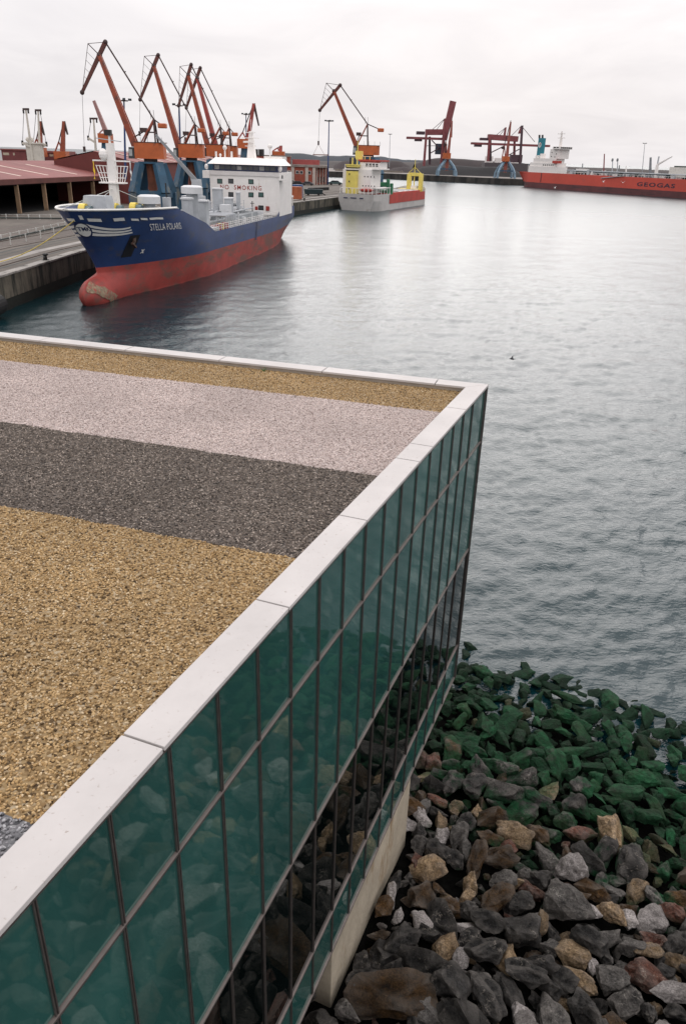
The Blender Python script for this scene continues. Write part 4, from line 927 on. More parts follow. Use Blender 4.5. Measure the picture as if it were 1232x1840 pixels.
t, L_ = gantry(705, ((765, 233, 760, 298, -6, gred), (796, 234, 790, 300, -6, gred), (773, 245, 773, 296, 8, gdark), (800, 240, 797, 296, 8, gdark)), (730, 247.5, 802, 250), (764, 237.5, 796, 237.5), (748, 236, 762, 242), ((796, 236, 799, 213),), ((798, 250, 804, 222, 4.2), (804, 222, 813.5, 182, 5.0), (799, 213, 776, 233, .4), (799, 213, 784, 233, .4), (765, 262, 797, 262, .4)), 'dark red gantry crane with its boom raised steeply')
MB().box(L_(791, 268, -3), (9, 6, 8)).build('operator_cab', mat('cab_navy', (.02, .03, .05)), t); MB().bar(L_(772, 275, -6), L_(795, 262, -6), .8).build('cross_brace', gdark, t); MB().bar(L_(795, 275, -6), L_(774, 252, -6), .8).build('cross_brace', gdark, t)
MB().box(L_(751, 251), (6, 6, 2.4)).build('trolley', gdark, t)
t, L_ = gantry(735, ((877, 245, 874, 290, -6, gred), (935, 226, 931, 294, -6, gdark), (883, 246, 883, 290, 8, gdark), (927, 248, 926, 292, 8, gred)), (846, 257.5, 986, 262.5), (876, 246, 929, 250), (862, 247.5, 876, 252.5), ((905, 248, 908, 229), (932, 240, 937, 226)), ((908, 229, 888, 245, .4), (908, 229, 896, 245, .4), (936, 226, 918, 244, .4), (936, 226, 960, 255, .4)), 'dark red gantry crane with its boom lowered behind the green funnel')
MB().bar(L_(900, 285, -6), L_(930, 268, -6), .8).build('cross_brace', gdark, t); MB().bar(L_(878, 275, -6), L_(904, 262, -6), .8).build('cross_brace', gdark, t); MB().box(L_(858, 261), (6, 6, 2.4)).build('trolley', gdark, t); MB().box(L_(925, 285, -3), (10, 6, 6)).build('operator_cab', gdark, t)

# lamp masts
lblue = mat('lamp_blue', (.015, .045, .15), .55, .2, 1)
lpale = mat('lamp_pale', (.30, .32, .34), .6, .2, 1)
def lamp(Y, top, base, m_, lab, r=.28, heads=4):
    b = at(base[0], base[1], Y); tp = at(top[0], top[1], Y); loc = Vector((b.x, Y, b.z)); t = thing('lamp_mast', lab, 'lamp post', loc, 0, 'tall quay lamp masts'); d = tp-loc
    MB().tube((0, 0, 0), d, r, r*.55, 8).build('mast', m_, t); MB().tube(d+Vector((0, 0, -.1)), d+Vector((0, 0, .1)), r*3.2, n=10).build('lamp_ring', dkred, t)
    for i in range(heads): a = 2*math.pi*i/heads+.3; MB().box(d+Vector((math.cos(a)*r*4.4, math.sin(a)*r*4.4, .25)), (r*2.6, r*1.9, r*1.5), a).build('floodlight', mat('floodlight', (.03, .035, .04), .4), t)
lamp(185, (223, 181), (226, 322), lblue, 'blue lamp mast with a cluster of floodlights beside the first crane')
lamp(205, (322, 190), (325, 300), lblue, 'blue lamp mast between the second and third crane')
lamp(300, (442, 206), (443, 300), lblue, 'blue lamp mast behind the mast of the blue ship')
lamp(405, (591, 218), (588.6, 333), lblue, 'blue lamp mast at the corner of the brick office', .38)
lamp(740, (700.5, 241.5), (699, 300), lpale, 'thin pale lamp mast on the far quay by the ore heap', .3)
lamp(760, (1157.5, 258), (1152, 318), lpale, 'thin pale lamp mast standing behind the red ship deck', .35)

# masts and cranes on the skyline behind the shed
cream = mat('derrick_cream', (.55, .52, .46), .6, .15, .5)
def derrick(Y, top, base, span, arms, lab, wide=.55):
    b = at(base[0], base[1], Y); tp = at(top[0], top[1], Y); loc = Vector((b.x, Y, b.z-6)); t = thing('cargo_derrick', lab, 'derrick', loc, 0, 'cream derrick masts behind the shed')
    L_ = lambda x, y: at(x, y, Y)-loc
    MB().bar((0, 0, 0), tp-loc, wide*1.6, wide*1.6, wide*.8, wide*.8).build('mast', cream, t); MB().bar(L_(top[0]-span, top[1]-1), L_(top[0]+span, top[1]-1), .6, .6).build('crosstree', dkred, t)
    for s_ in (-1, 0, 1): MB().box(L_(top[0]+s_*span*.8, top[1]+3.5), (.45, .4, 1.2)).build('pulley_block', black, t)
    for (x, y) in arms:
        MB().tube(L_(top[0]+(span*.7 if x > top[0] else -span*.7), top[1]+4), L_(x, y), .09, n=4).build('guy_wire', wire, t); MB().bar(L_(x, y), L_(lerp(x, base[0], .85), y+7), .7).build('derrick_boom', cream, t); MB().box(L_(x, y), (.6, .5, 1.6)).build('pulley_block', black, t)
derrick(300, (47, 197), (60, 290), 5.5, ((41, 257),), 'leaning cream derrick mast, farthest along the shed roof from the cranes')
derrick(304, (69, 199), (70, 290), 5.5, ((84, 259), (60, 262)), 'upright cream derrick mast beside the leaning one, with winch house')
derrick(310, (168.5, 214), (172, 275), 7, ((159, 248),), 'thin cream derrick mast above the gabled shed roof')
wh = thing('winch_house', 'cream winch house at the foot of the paired derrick masts', 'winch house', at(66, 292, 302)); MB().span((-2.4, -2, -3), (2.4, 2, 6)).build('house', cream, wh); MB().span((-2.8, -2.4, 6.002), (2.8, 2.4, 6.5)).build('roof', cream, wh); MB().ball((-1.4, 0, 7.4), (1.5, 1, 1)).build('winch_drum', cream, wh)
def small_crane(Y, foot, head, tip, atop, lab, m_=orboom, body=None):
    b = at(foot[0], foot[1], Y); loc = Vector((b.x, Y, b.z)); t = thing('harbour_crane', lab, 'crane', loc, 0, 'distant luffing cranes'); L_ = lambda p: at(p[0], p[1], Y)-loc; k = Y/300
    MB().bar((0, 0, 0), L_(head), 1.5*k, 1.5*k, .9*k, .9*k).build('boom', m_, t); MB().bar(L_(head), L_(tip), .8*k, .9*k, .5*k, .5*k).build('jib', dkred, t); MB().bar(L_(head), L_(atop), .3*k).build('back_strut', dkred, t)
    for dx in (-1.6, 1.2): MB().bar(Vector((L_(atop).x+dx*k, 0, 0)), L_(atop), .4*k).build('mast_leg', m_, t)
    MB().box((L_(atop).x*.5, 0, -1.5*k), (abs(L_(atop).x)*1.3+3*k, 4*k, 3*k)).build('machine_house', orange, t); MB().tube((L_(atop).x*.5, 0, -9*k), (L_(atop).x*.5, 0, -3.01*k), 2.4*k, 1.6*k, 8).build('pedestal', cblue, t)
small_crane(325, (72.5, 265), (73, 218), (80, 243), (66, 250), 'distant dark red crane behind the paired cream derricks')
small_crane(325, (113, 272), (115, 218), (122, 242), (106, 255), 'distant red crane standing alone over the factory roof')
small_crane(310, (192, 240), (169, 181), (170, 184), (186, 232), 'distant slender crane with single boom above the gabled shed', mat('pink_grey_boom', (.30, .16, .15)))
small_crane(300, (446, 250), (456, 186), (465, 226), (436, 238), 'distant red crane behind the radar mast of the blue ship', mat('crane_boom_red', (.30, .05, .04)))
small_crane(420, (503, 272), (505, 262), (506, 266), (498, 266), 'stubby dark red crane top above the brick office roof', mat('crane_boom_red', (.30, .05, .04)))
# ------------------------------------------------------------------ blue and red tanker
hblue = mat('hull_blue', (.017, .042, .135), .5, .28, .22, rust=(.05, .055, .085), rust_amt=.36, rscale=(.5, .12, .6))
hred = mat('hull_red', (.34, .052, .042), .65, .28, .35, rust=(.17, .07, .055), rust_amt=.55, rscale=(.9, .12, .5))
sw = mat('ship_white', (.80, .77, .74), .45, .06, .5, rust=(.62, .55, .48), rust_amt=.18, rscale=(1.2, 1.2, .25))
sgrey = mat('ship_grey', (.40, .42, .44), .55, .15, .8)
sdgrey = mat('deck_grey', (.18, .19, .20), .7, .25, .5)
yellow = mat('bright_yellow', (.75, .58, .10), .5, .12, 2)
letter = mat('white_letters', (.78, .76, .72), .5, .05, 2)
lred = mat('red_letters', (.30, .03, .02), .5, .1, 2)
navy = mat('navy_band', (.012, .022, .075), .35, .2, 1)
wglass = mat('bridge_glass', (.05, .055, .06), .12, .3, .6)
SO5 = (-29.6, 87.0); SP = frame(SO5, 8)
stl = thing('tanker_ship', 'blue and red chemical tanker with white bridge moored bow towards us', 'ship', (SO5[0], SO5[1], 0), -R(8))
LS = 86.0
def bw(z): return math.sqrt(max(0.0, 1-((z-.95)/1.95)**2))
def stem0(z): return lerp(3.9, 3.75, clamp(z/3.6))
def stem(z): return stem0(z)-4.1*bw(z)**.8 if z < 3.6 else 3.75-5.5*((z-3.6)/6.6)**1.15
def hb(s, z):
    zz = clamp(z/10); s0 = stem(z) if z >= 3.6 else stem0(z); Le = lerp(25, 17, zz); ex = lerp(1.35, 2.1, zz); x = clamp((s-s0)/Le)
    f = (1-(1-x)**ex)**lerp(.95, .70, zz); Bm = lerp(5.6, 6.1, clamp(z/5))
    r = clamp((s-62)/(LS-62)); b_ = Bm*f*(1-lerp(.55, .10, clamp(z/4.5))*r*r)
    if z < 2.9 and s < 26:
        x2 = clamp((s-stem(z))/3.6); bb_ = 1.45*bw(z)*math.sqrt(max(0, 1-(1-x2)**2))*(1-.5*clamp((s-6)/18)); b_ = (b_**2.2+bb_**2.2)**(1/2.2)
    return b_
def topz(s):
    if s < 14.6: return 10.15-.4*clamp((s+2.5)/17)
    if s < 26.55: return lerp(9.75, 7.05, (s-14.6)/11.95)
    if s < 70.1: return lerp(5.9, 5.5, (s-26.6)/43.5)
    return 6.55
def zbd(s): return 3.75-.75*clamp(s/60)
qs = [0, .004, .01, .02, .035, .055, .08, .105, .13, .155, .18, .205, .23, .26, .29, .3265, .3275, .36, .42, .5, .6, .7, .78, .8195, .8205, .86, .9, .95, 1]
def hull_rows(zf, nl, side):
    rows = []
    for j in range(nl+1):
        row = []
        for q_ in qs:
            s = 0
            for _ in range(6):
                z = zf(s, j/nl); s0 = stem(z); s = s0+(LS-s0)*q_
            row.append((side*hb(s, z), s, z))
        rows.append(row)
    return rows
for nm, zf, nl, m_ in (('topsides', lambda s, w: lerp(zbd(s)+.001, topz(s), w), 10, hblue), ('underwater_hull', lambda s, w: lerp(-1.5, zbd(s), w), 20, hred)):
    mb = MB()
    for side in (1, -1):
        rows = hull_rows(zf, nl, side); mb.grid(rows, flip=side > 0)
        if side > 0: tr1 = [r[-1] for r in rows]
        else: tr2 = [r[-1] for r in rows]
    mb.grid([tr1, tr2], flip=True)
    o = mb.build(nm, m_, stl); 
    for p_ in o.data.polygons: p_.use_smooth = True
# paint scraped off the bulb by the anchor chain
rows = []
for i in range(15):
    u = i/14; row = []
    for j in range(5):
        v = j/4-.5; s = lerp(.15, 5.0, u)+v*.9; w_ = .62*(1+.5*mnoise.noise(Vector((u*6, 1, 0)))); z = lerp(2.2, .05, u)+v*w_*1.4+.12*mnoise.noise(Vector((u*9, v*5, 2))); s = max(s, stem(z)+.05)
        row.append((hb(s, z)+.045, s-.03, z))
    rows.append(row)
MB().grid(rows).build('scraped_paint', mat('scraped_primer', (.26, .20, .13), .8, .45, 2.5, rust=(.34, .06, .05), rust_amt=.5, rscale=(2, 3, 2)), stl)
# cap rail around the forecastle
mb = MB(); pts = []
for side in (1, -1):
    pr_ = []
    for k in range(30):
        s = lerp(-2.46, 14.4, (k/29)**1.8); z = topz(s); pr_.append(Vector((side*hb(s, z), s, z+.05)))
    mb.path(pr_, .13, 6)
mb.build('cap_rail', letter, stl)
def deck(name, s0, s1, z, m_, inset=.08, n=24):
    mb = MB(); L1, L2 = [], []
    for k in range(n+1):
        s = lerp(s0, s1, k/n); b = max(0, hb(s, z)-inset); L1.append((b, s, z)); L2.append((-b, s, z))
    mb.grid([L1, L2]); o = mb.build(name, m_, stl)
    if o.data.polygons and o.data.polygons[n//2].normal.z < 0: o.data.flip_normals()
    return o
deck('forecastle_deck', -1.6, 15, 8.95, mat('deck_green_grey', (.16, .20, .21), .8, .2, .6)); deck('main_deck', 14, 71, 5.35, sdgrey); deck('poop_deck', 69.5, LS, 5.6, sdgrey)
MB().span((-hb(15, 5.4)+.2, 14.9, 5.35), (hb(15, 5.4)-.2, 15.05, 8.95)).build('forecastle_bulkhead', sgrey, stl)
# marks on the bow: three white stripes, round badge, freeing ports, name
def on_hull(s, z, off=.03): return Vector((hb(s, z)+off, s, z))
def hull_strip(f0, f1, s0, s1, m_, name, n=26, off=.035):
    r0, r1 = [], []
    for k in range(n+1):
        s = lerp(s0, s1, k/n); r0.append(on_hull(s, f0(s), off)); r1.append(on_hull(s, f1(s), off))
    return MB().grid([r0, r1], flip=True).build(name, m_, stl)
def hxy(x, y):           # photo pixel -> (s, z) on the port side of the hull
    best = None
    lo = 0.0
    for k in range(240):
        t = 6.5*k/239; v = SP(x, y, t=t); d = abs(hb(v.y, v.z)-t) if v.y > stem(v.z) else 9
        if best is None or d < best[0]: best = (d, v.y, v.z)
    return best[1], best[2]
# girth coordinate: distance round the stem, positive to port
_gc = {}
def girth(z, g, off=.04):
    z_ = round(z, 2)
    if z_ not in _gc:
        L_ = [(0.0, 0.0, stem(z_))]; s = stem(z_)
        while s < 24:
            s2 = s+.04; b = hb(s2, z_); p = L_[-1]; L_.append((p[0]+math.hypot(b-p[1], s2-p[2]), b, s2)); s = s2
        _gc[z_] = L_
    L_ = _gc[z_]; a = abs(g); lo, hi = 0, len(L_)-1
    while hi-lo > 1:
        m_ = (lo+hi)//2
        if L_[m_][0] < a: lo = m_
        else: hi = m_
    f = clamp((a-L_[lo][0])/max(1e-6, L_[hi][0]-L_[lo][0])); b, s = lerp(L_[lo][1], L_[hi][1], f), lerp(L_[lo][2], L_[hi][2], f)
    tx, ty = L_[hi][1]-L_[lo][1], L_[hi][2]-L_[lo][2]; n_ = math.hypot(tx, ty); nx, ny = ty/n_, -tx/n_
    if a < .25: w_ = a/.25; nx, ny = nx*w_, lerp(-1, ny, w_)
    return Vector(((b+nx*off)*(1 if g >= 0 else -1), s+ny*off, z))
def loc2px(v):
    c_, s_ = math.cos(-R(8)), math.sin(-R(8)); return px_of(SO5[0]+v.x*c_-v.y*s_, SO5[1]+v.x*s_+v.y*c_, v.z)
def on_girth(px, py, g0=-5, g1=16):
    best = (1e9, 0, 0)
    for iz in range(50):
        z = 5.6+.09*iz
        for ig in range(120):
            g = lerp(g0, g1, ig/119); q = loc2px(girth(z, g)); d = (q[0]-px)**2+(q[1]-py)**2
            if d < best[0]: best = (d, g, z)
    return best[1], best[2]
bg, bz = on_girth(151, 414, -2, 4)
eg, ez = on_girth(237, 413, 2, 16); lg, lz = on_girth(117, 413, -5, 1)
def gstrip(z0, z1, g0, g1, m_, name, n=24, off=.05):
    r0, r1 = [], []
    for k in range(n+1): f = k/n; g_ = lerp(g0, g1, f); r0.append(girth(z0(f), g_, off)); r1.append(girth(z1(f), g_, off))
    return MB().grid([r0, r1], flip=True).build(name, m_, stl)
for k in range(3):
    zc0 = bz+.52-.50*k
    fz = lambda f, k=k: lerp(bz+.52-.50*k, ez+.30-.30*k, f)-(.34-.06*k)*math.sin(math.pi*f)**.8*(1 if k < 2 else .8)
    gstrip(lambda f, q=fz: q(f)-.16*(1-.55*f), lambda f, q=fz: q(f)+.16*(1-.55*f), bg+.55, eg, letter, 'bow_stripe')
    fl = lambda f, k=k: lerp(bz+.42-.48*k, lz+.42-.40*k, f)-.30*math.sin(math.pi*f*.8)
    gstrip(lambda f, q=fl: q(f)-.14, lambda f, q=fl: q(f)+.14*(1-.4*f), bg-.55, lg-.3, letter, 'bow_stripe', 14)
def gdisc(r, off, m_, name):
    mb = MB(); rows = []
    for j in range(7): rows.append([girth(bz+r*j/6*math.sin(2*math.pi*k/28), bg+r*j/6*math.cos(2*math.pi*k/28), off) for k in range(28)])
    mb.grid(rows, closed=True, flip=True); return mb.build(name, m_, stl)
gdisc(.88, .09, navy, 'badge_ring'); gdisc(.70, .12, letter, 'badge_disc')
me = map_mesh(text_mesh('TMK', .62, .012), lambda v: girth(bz+v.y-.1, bg+v.x-.56, .15)); link('badge_lettering', me, navy, stl)
sa, za_ = hxy(270, 414); sb_, zb3 = hxy(327, 409)
sa, za_ = on_girth(270, 414, 4, 20); sb_, zb3 = on_girth(327, 411, 6, 21.5)
nm_ = text_mesh('STELLA POLARIS', 1.0, .0, 1.08, .2); xs = [v.co.x for v in nm_.vertices]; x0_, x1_ = min(xs), max(xs)
kx = (sb_-sa)/(x1_-x0_); map_mesh(nm_, lambda v: girth(lerp(za_, zb3, (v.x-x0_)/(x1_-x0_))+v.y*1.15, sa+(v.x-x0_)*kx, .10)); link('ship_name', nm_, letter, stl)
for (xa, xb, y_, h_) in ((122, 134, 395, .16), (158, 182, 396, .17), (205, 223, 394.5, .17), (236, 250, 394.5, .12), (253, 265, 393.5, .12), (268, 281, 393, .12), (282, 293, 392, .12), (143, 148, 391.5, .22), (110, 114, 394, .13)):
    gA, zA = on_girth(xa, y_, -5, 18); gB, zB = on_girth(xb, y_, -5, 18); zc = (zA+zB)/2; gstrip(lambda f: lerp(zA, zB, f)-h_, lambda f: lerp(zA, zB, f)+h_, gA, gB, letter, 'mooring_port', 8, .07)
sA, zA = hxy(240, 432); anc = thing('anchor', 'rusty anchor in the dark hawse pocket on the blue bow', 'anchor', (0, 0, 0)); 
anc.parent = None; anc.location = stl.location; anc.rotation_euler = stl.rotation_euler
ac = on_hull(sA, zA, .12); MB().bar(ac+Vector((0, -.4, -.4)), ac+Vector((0, .3, .5)), .3, .2).build('shank', rail, anc); MB().bar(ac+Vector((.05, -.8, -.25)), ac+Vector((.05, .1, -.75)), .28, .24).build('flukes', rail, anc); MB().ball(ac, (.2, .3, .3)).build('crown', rail, anc)
hull_strip(lambda s: zA-1.9, lambda s: zA+.6, sA-.8, sA+.7, mat('painted_recess_shade', (.007, .007, .012), .6, .4, 1), 'hawse_pocket_shade', 8, .03)  # flat black patch on the plating; the recess's shade is painted in
s2, z2 = hxy(252, 455); link('bow_thruster_mark', map_mesh(text_mesh('x', .9, .03), lambda v: on_hull(s2+v.x, z2+v.y, .04)), letter, stl)
for k in range(16): 
    s3, z3 = hxy(214.5+.8*k, 478+3.6*k) if k < 4 else (0, 0)
# forecastle gear
FD = 8.95
fm_ = SP(208, 372, t=0); ms_ = fm_.y
mast_top = SP(209, 258, t=0).z
mb = MB(); mb.box((0, ms_, (FD+mast_top)/2), (1.0, .8, mast_top-FD), 0, .78); mb.build('foremast', sw, stl)
MB().tube((.0, ms_, mast_top), (.0, ms_, mast_top+1.0), .14, n=6).build('mast_head', sw, stl); MB().box((-.1, ms_, mast_top+1.1), (.75, .5, .6)).build('navigation_light', iron, stl); MB().bar((-1.6, ms_, mast_top+.5), (1.4, ms_, mast_top+.2), .09).build('light_yard', sgrey, stl)
zyd = SP(208, 289, t=0).z
MB().bar((-2.3, ms_, zyd), (2.3, ms_, zyd), .16).build('signal_yard', sw, stl)
mb = MB()
for sx in (-1, 1):
    for k in range(4): x = sx*(.7+.42*k); mb.bar((sx*(.55+.28*k), ms_, zyd-2.3), (x, ms_, zyd-.5), .07)
    for h_ in (0, .5, 1.0, 1.75): mb.bar((sx*.5, ms_, zyd-2.3+h_), (sx*(1.35+.33*h_), ms_, zyd-2.3+h_), .08)
mb.box((0, ms_, zyd-2.35), (3.0, 1.3, .14)); mb.build('lookout_basket', sw, stl); MB().ball((-.75, ms_-.4, zyd+.65), (.5, .5, .65)).build('radar_dome', sw, stl)
for x_, c_, nm2, lb, top, bot in ((-2.25, (.75, .5, .03), 'courtesy_flag', 'yellow and red flag hanging limp from the signal yard', .1, 2.0), (2.25, (.75, .73, .7), 'signal_flag', 'white and dark flag hanging limp from the signal yard', .1, 2.0)):
    rows = [[(x_+.10*math.sin(j*1.3+i)*(j/8), ms_+(i-1)*.14, zyd-top-j*.24) for i in range(3)] for j in range(9)]
    f = tag(MB().grid(rows).build(nm2, mat(nm2+'_cloth', c_, .8, .1, 3, rust=(.5, .03, .02) if x_ < 0 else (.05, .05, .12), rust_amt=.35, rscale=(.3, .3, 1.6))), lb, 'flag'); f.location = stl.location; f.rotation_euler = stl.rotation_euler
    f.modifiers.new('cloth', 'SOLIDIFY').thickness = .02
for (a, b_) in (((0, ms_-.3, zyd-3), (-3.2, 2.0, FD+.8)), ((0, ms_-.3, zyd-3), (-.8, 3.2, FD+.6)), ((0, ms_+.3, zyd-3), (3.4, ms_+14, FD-1))): MB().tube(a, b_, .035, n=4).build('mast_stay', fpost, stl)
wp1 = SP(178, 372, s=6.5); mb = MB(); mb.box((wp1.x, 6.5, FD+1.15), (3.4, 2.6, 2.3), 0, .74); mb.build('windlass_house', sgrey, stl)
for px in (152, 208, 243, 262):
    w_ = SP(px, 376, s=5.0 if px < 170 else 8.0); wn_ = thing('mooring_winch', {152: 'yellow mooring winch near the bow tip beside the grey housing', 208: 'yellow mooring winch at the foot of the white foremast', 243: 'yellow mooring winch aft of the white foremast', 262: 'small yellow winch beside the mushroom ventilator'}[px], 'winch', stl.location, -R(8), 'yellow mooring winches on the forecastle') if False else None
    yv = {152: 5.0, 208: 8.0, 243: 10.5, 262: 13.0}[px]; x = min(SP(px, 376, s=yv).x, hb(yv, 9)-1.7); z = FD+.75; r_ = .75 if px != 262 else .4
    MB().tube((x-.45, yv, z), (x+.25, yv, z), r_, n=14).build('winch_drum', yellow, stl); MB().tube((x+.25, yv, z), (x+.9, yv, z), r_*.7, n=12).build('winch_motor', mat('winch_teal', (.12, .17, .18), .5), stl); MB().box((x+.2, yv, FD+.2), (1.8, 1.2, .4)).build('winch_bed', sgrey, stl)
def mushroom(px, py, s, r, zt2, zd, nm='ventilator'):
    v = SP(px, py, s=s); MB().tube((v.x, s, zd), (v.x, s, zt2-.3), r*.55, n=10).build('ventilator_trunk', sgrey, stl); mb = MB(); mb.tube((v.x, s, zt2-.35*r-.3), (v.x, s, zt2), r, n=16); mb.tube((v.x, s, zt2+.001), (v.x, s, zt2+.18), r, r*.75, 16); mb.build(nm, mat('vent_light_grey', (.60, .61, .62), .5, .06, 1), stl)
mushroom(268, 360, 12, 1.35, SP(268, 353, s=12).z, FD); 
v = SP(300, 365, s=14); MB().box((v.x, 14, FD+1.0), (.8, .8, 2.0)).build('fairlead_post', sgrey, stl); MB().tube((v.x, 14, FD+2.0), (v.x, 14, FD+3.6), .09, n=6).build('jackstaff', iron, stl)
# cargo deck: tank-top trunk, manifold, crane, boxes and pipes
MB().span((-4.2, 18, 5.36), (3.2, 66, 6.5)).build('tank_trunk', mat('trunk_grey', (.30, .32, .33), .65, .2, .5), stl)
cpx = SP(354, 340, t=0.6); cs = cpx.y
mushroom(345, 345, 26, 1.45, SP(345, 336, s=26).z, 6.5, 'tank_ventilator')
MB().span((-1.6, cs-1, 6.5), (1.6, cs+1, SP(354, 352, s=cs).z)).build('crane_base', sgrey, stl)
zc_ = SP(354, 330, s=cs).z; xc_ = cpx.x
MB().box((xc_, cs, zc_-1.2), (1.5, 1.3, 3.6), 0, .8).build('crane_pedestal', sgrey, stl)
tip = SP(280, 242, s=cs-1.5)
MB().bar((xc_+.1, cs, zc_+.2), tip, .5, .6, .3, .32).build('crane_jib', mat('jib_grey', (.24, .25, .26), .6), stl); MB().bar((xc_-.2, cs, zc_-1.4), Vector((xc_, cs, zc_+.2)).lerp(tip, .16), .28).build('luffing_ram', sgrey, stl)
rg = random.Random(5)
for k in range(16):
    s = rg.uniform(19, 66); x = rg.uniform(-4.6, 4.4); h_ = rg.uniform(.8, 2.2); MB().box((x, s, 6.5+h_/2 if -4 < x < 3 else 5.36+h_/2), (rg.uniform(.5, 1.6), rg.uniform(.6, 2), h_)).build('deck_locker', sgrey if k % 3 else mat('vent_light_grey', (.6, .61, .62)), stl)
for k in range(12):
    x = -3.6+.55*k; MB().tube((x, 20+rg.uniform(0, 4), 6.9+.12*(k % 3)), (x, 64, 6.9+.12*(k % 3)), .13, n=6).build('cargo_pipe', sgrey if k % 2 else mat('vent_light_grey', (.6, .61, .62)), stl)
mb = MB()
for s in (38, 39.2, 40.4, 41.6, 42.8): mb.tube((-5.2, s, 7.4), (5.2, s, 7.4), .16, n=6); mb.tube((5.2, s, 7.4), (5.2, s, 6.6), .2, n=6)
mb.build('cargo_manifold', sgrey, stl)
for (px, py0, py1, w_, s) in ((391, 340, 385, 1.5, 52), (428, 347, 372, .5, 60), (411, 357, 385, 1.2, 50), (366, 362, 390, 1.1, 31), (336, 358, 385, 1.1, 23)):
    a, b_ = SP(px, py0, s=s), SP(px, py1, s=s); MB().span((a.x-w_/2, s-.6, 5.4), (a.x+w_/2, s+.6, a.z)).build('deck_housing', sgrey, stl)
    MB().box((a.x, s, a.z+.1), (w_*1.25, 1.5, .2)).build('housing_cap', mat('vent_light_grey', (.6, .61, .62)), stl)
for (px, py, m_) in ((383, 384, lred), (393, 385, lred), (396, 391, yellow), (404, 391, lred)):
    a = SP(px, py, t=4.4); MB().box((4.4, a.y, 5.36+.5), (.8, 1.0, .9)).build('life_saving_box', m_, stl)
MB().span((4.6, 27.5, 5.36), (5.9, 32, 6.3)).build('hose_rack', sgrey, stl)
# side railing
for side in (1, -1):
    pm = MB().box((0, 0, .5), (.07, .07, 1.0)).mesh('rail_post')
    for k in range(36):
        s = 27+k*1.2; o = link('rail_post', pm, sw, stl); o.location = (side*(hb(s, 5.6)-.12), s, topz(s)-.1)
    mb = MB()
    for h_ in (.35, .65, .92): mb.bar((side*(hb(27, 5.6)-.12), 27, topz(27)-.1+h_), (side*(hb(69, 5.6)-.12), 69, topz(69)-.1+h_), .05)
    mb.build('side_rail', sw, stl)
# superstructure
SS = 70.0
xl, xr = SP(378, 340, s=SS).x, SP(502, 340, s=SS).x
zbr = SP(440, 308, s=SS).z; zrf = SP(440, 296, s=SS).z; zrt = SP(440, 284, s=SS).z
MB().span((xl, SS, 5.4), (xr, SS+11, zbr-.02)).build('superstructure', sw, stl)
MB().span((xl+.6, SS+.25, zbr), (xr-.3, SS+8, zrf)).build('bridge_band', navy, stl)
MB().span((xl-1.3, SS-.3, zbr-1.35), (xl-.002, SS+2.4, zbr-.05)).build('bridge_wing', sw, stl); MB().span((xr+.002, SS-.3, zbr-1.35), (xr+1.35, SS+2.4, zbr-.05)).build('bridge_wing', sw, stl)
MB().span((xr+.5, SS-.33, zbr-1.0), (xr+.75, SS-.302, zbr-.45)).build('wing_window', wglass, stl)
MB().span((xl-.1, SS-.18, zbr-.75), (xr+.1, SS-.001, zbr-.04)).build('bridge_bulwark', mat('bulwark_offwhite', (.66, .63, .61), .5, .08, 1), stl)
for k in range(11):
    a = lerp(xl+.9, xr-.7, k/11)+.06; b_ = lerp(xl+.9, xr-.7, (k+1)/11)-.1; w_ = MB().span((a, SS+.18, zbr+.22), (b_, SS+.249, zrf-.22)).build('bridge_window', wglass if k % 4 else mat('bridge_glass_pale', (.30, .30, .29), .15, .4, 1.5), stl)
mb = MB(); e_ = .75
mb.add([(xl-.2, SS-.7, zrf+.002), (xr+.35, SS-.7, zrf+.002), (xr+.35, SS+8.6, zrf+.002), (xl-.2, SS+8.6, zrf+.002), (xl+.9, SS+.9, zrt), (xr-.7, SS+.9, zrt), (xr-.7, SS+7.4, zrt), (xl+.9, SS+7.4, zrt)], [(3, 2, 1, 0), (4, 5, 6, 7), (0, 1, 5, 4), (1, 2, 6, 5), (2, 3, 7, 6), (3, 0, 4, 7)]); mb.build('bridge_roof', sw, stl)
for px, py in ((395, 325.5), (415, 325.5), (451, 326.5), (415, 349.5), (451, 350), (469, 350), (469, 373.5), (421, 369)):
    v = SP(px, py, s=SS); w_ = MB().box((v.x, SS-.02, v.z), (1.0, .036, .85)).build('porthole', iron if px != 421 else mat('porthole_white', (.7, .69, .67)), stl); MB().box((v.x, SS-.05, v.z), (.78, .02, .62)).build('pane', wglass if (px+int(py)) % 3 else mat('pane_green', (.05, .11, .10), .15), w_)
for px, py, sz in ((461, 374, .5), (481, 374.5, .65)): v = SP(px, py, s=SS); MB().box((v.x, SS-.1, v.z), (sz, .2, sz*1.2)).build('fire_box', lred, stl)
me = text_mesh('NO  SMOKING', 1.0, .012, 1.25); v0, v1 = SP(396, 339, s=SS), SP(470, 341, s=SS); xs = [v.co.x for v in me.vertices]; kx = (v1.x-v0.x)/(max(xs)-min(xs)); zc = (v0.z+v1.z)/2
map_mesh(me, lambda v: Vector((v0.x+(v.x-min(xs))*kx, SS-.02, lerp(v0.z, v1.z, 0)+v.y*1.1-.05))); link('warning_lettering', me, lred, stl)
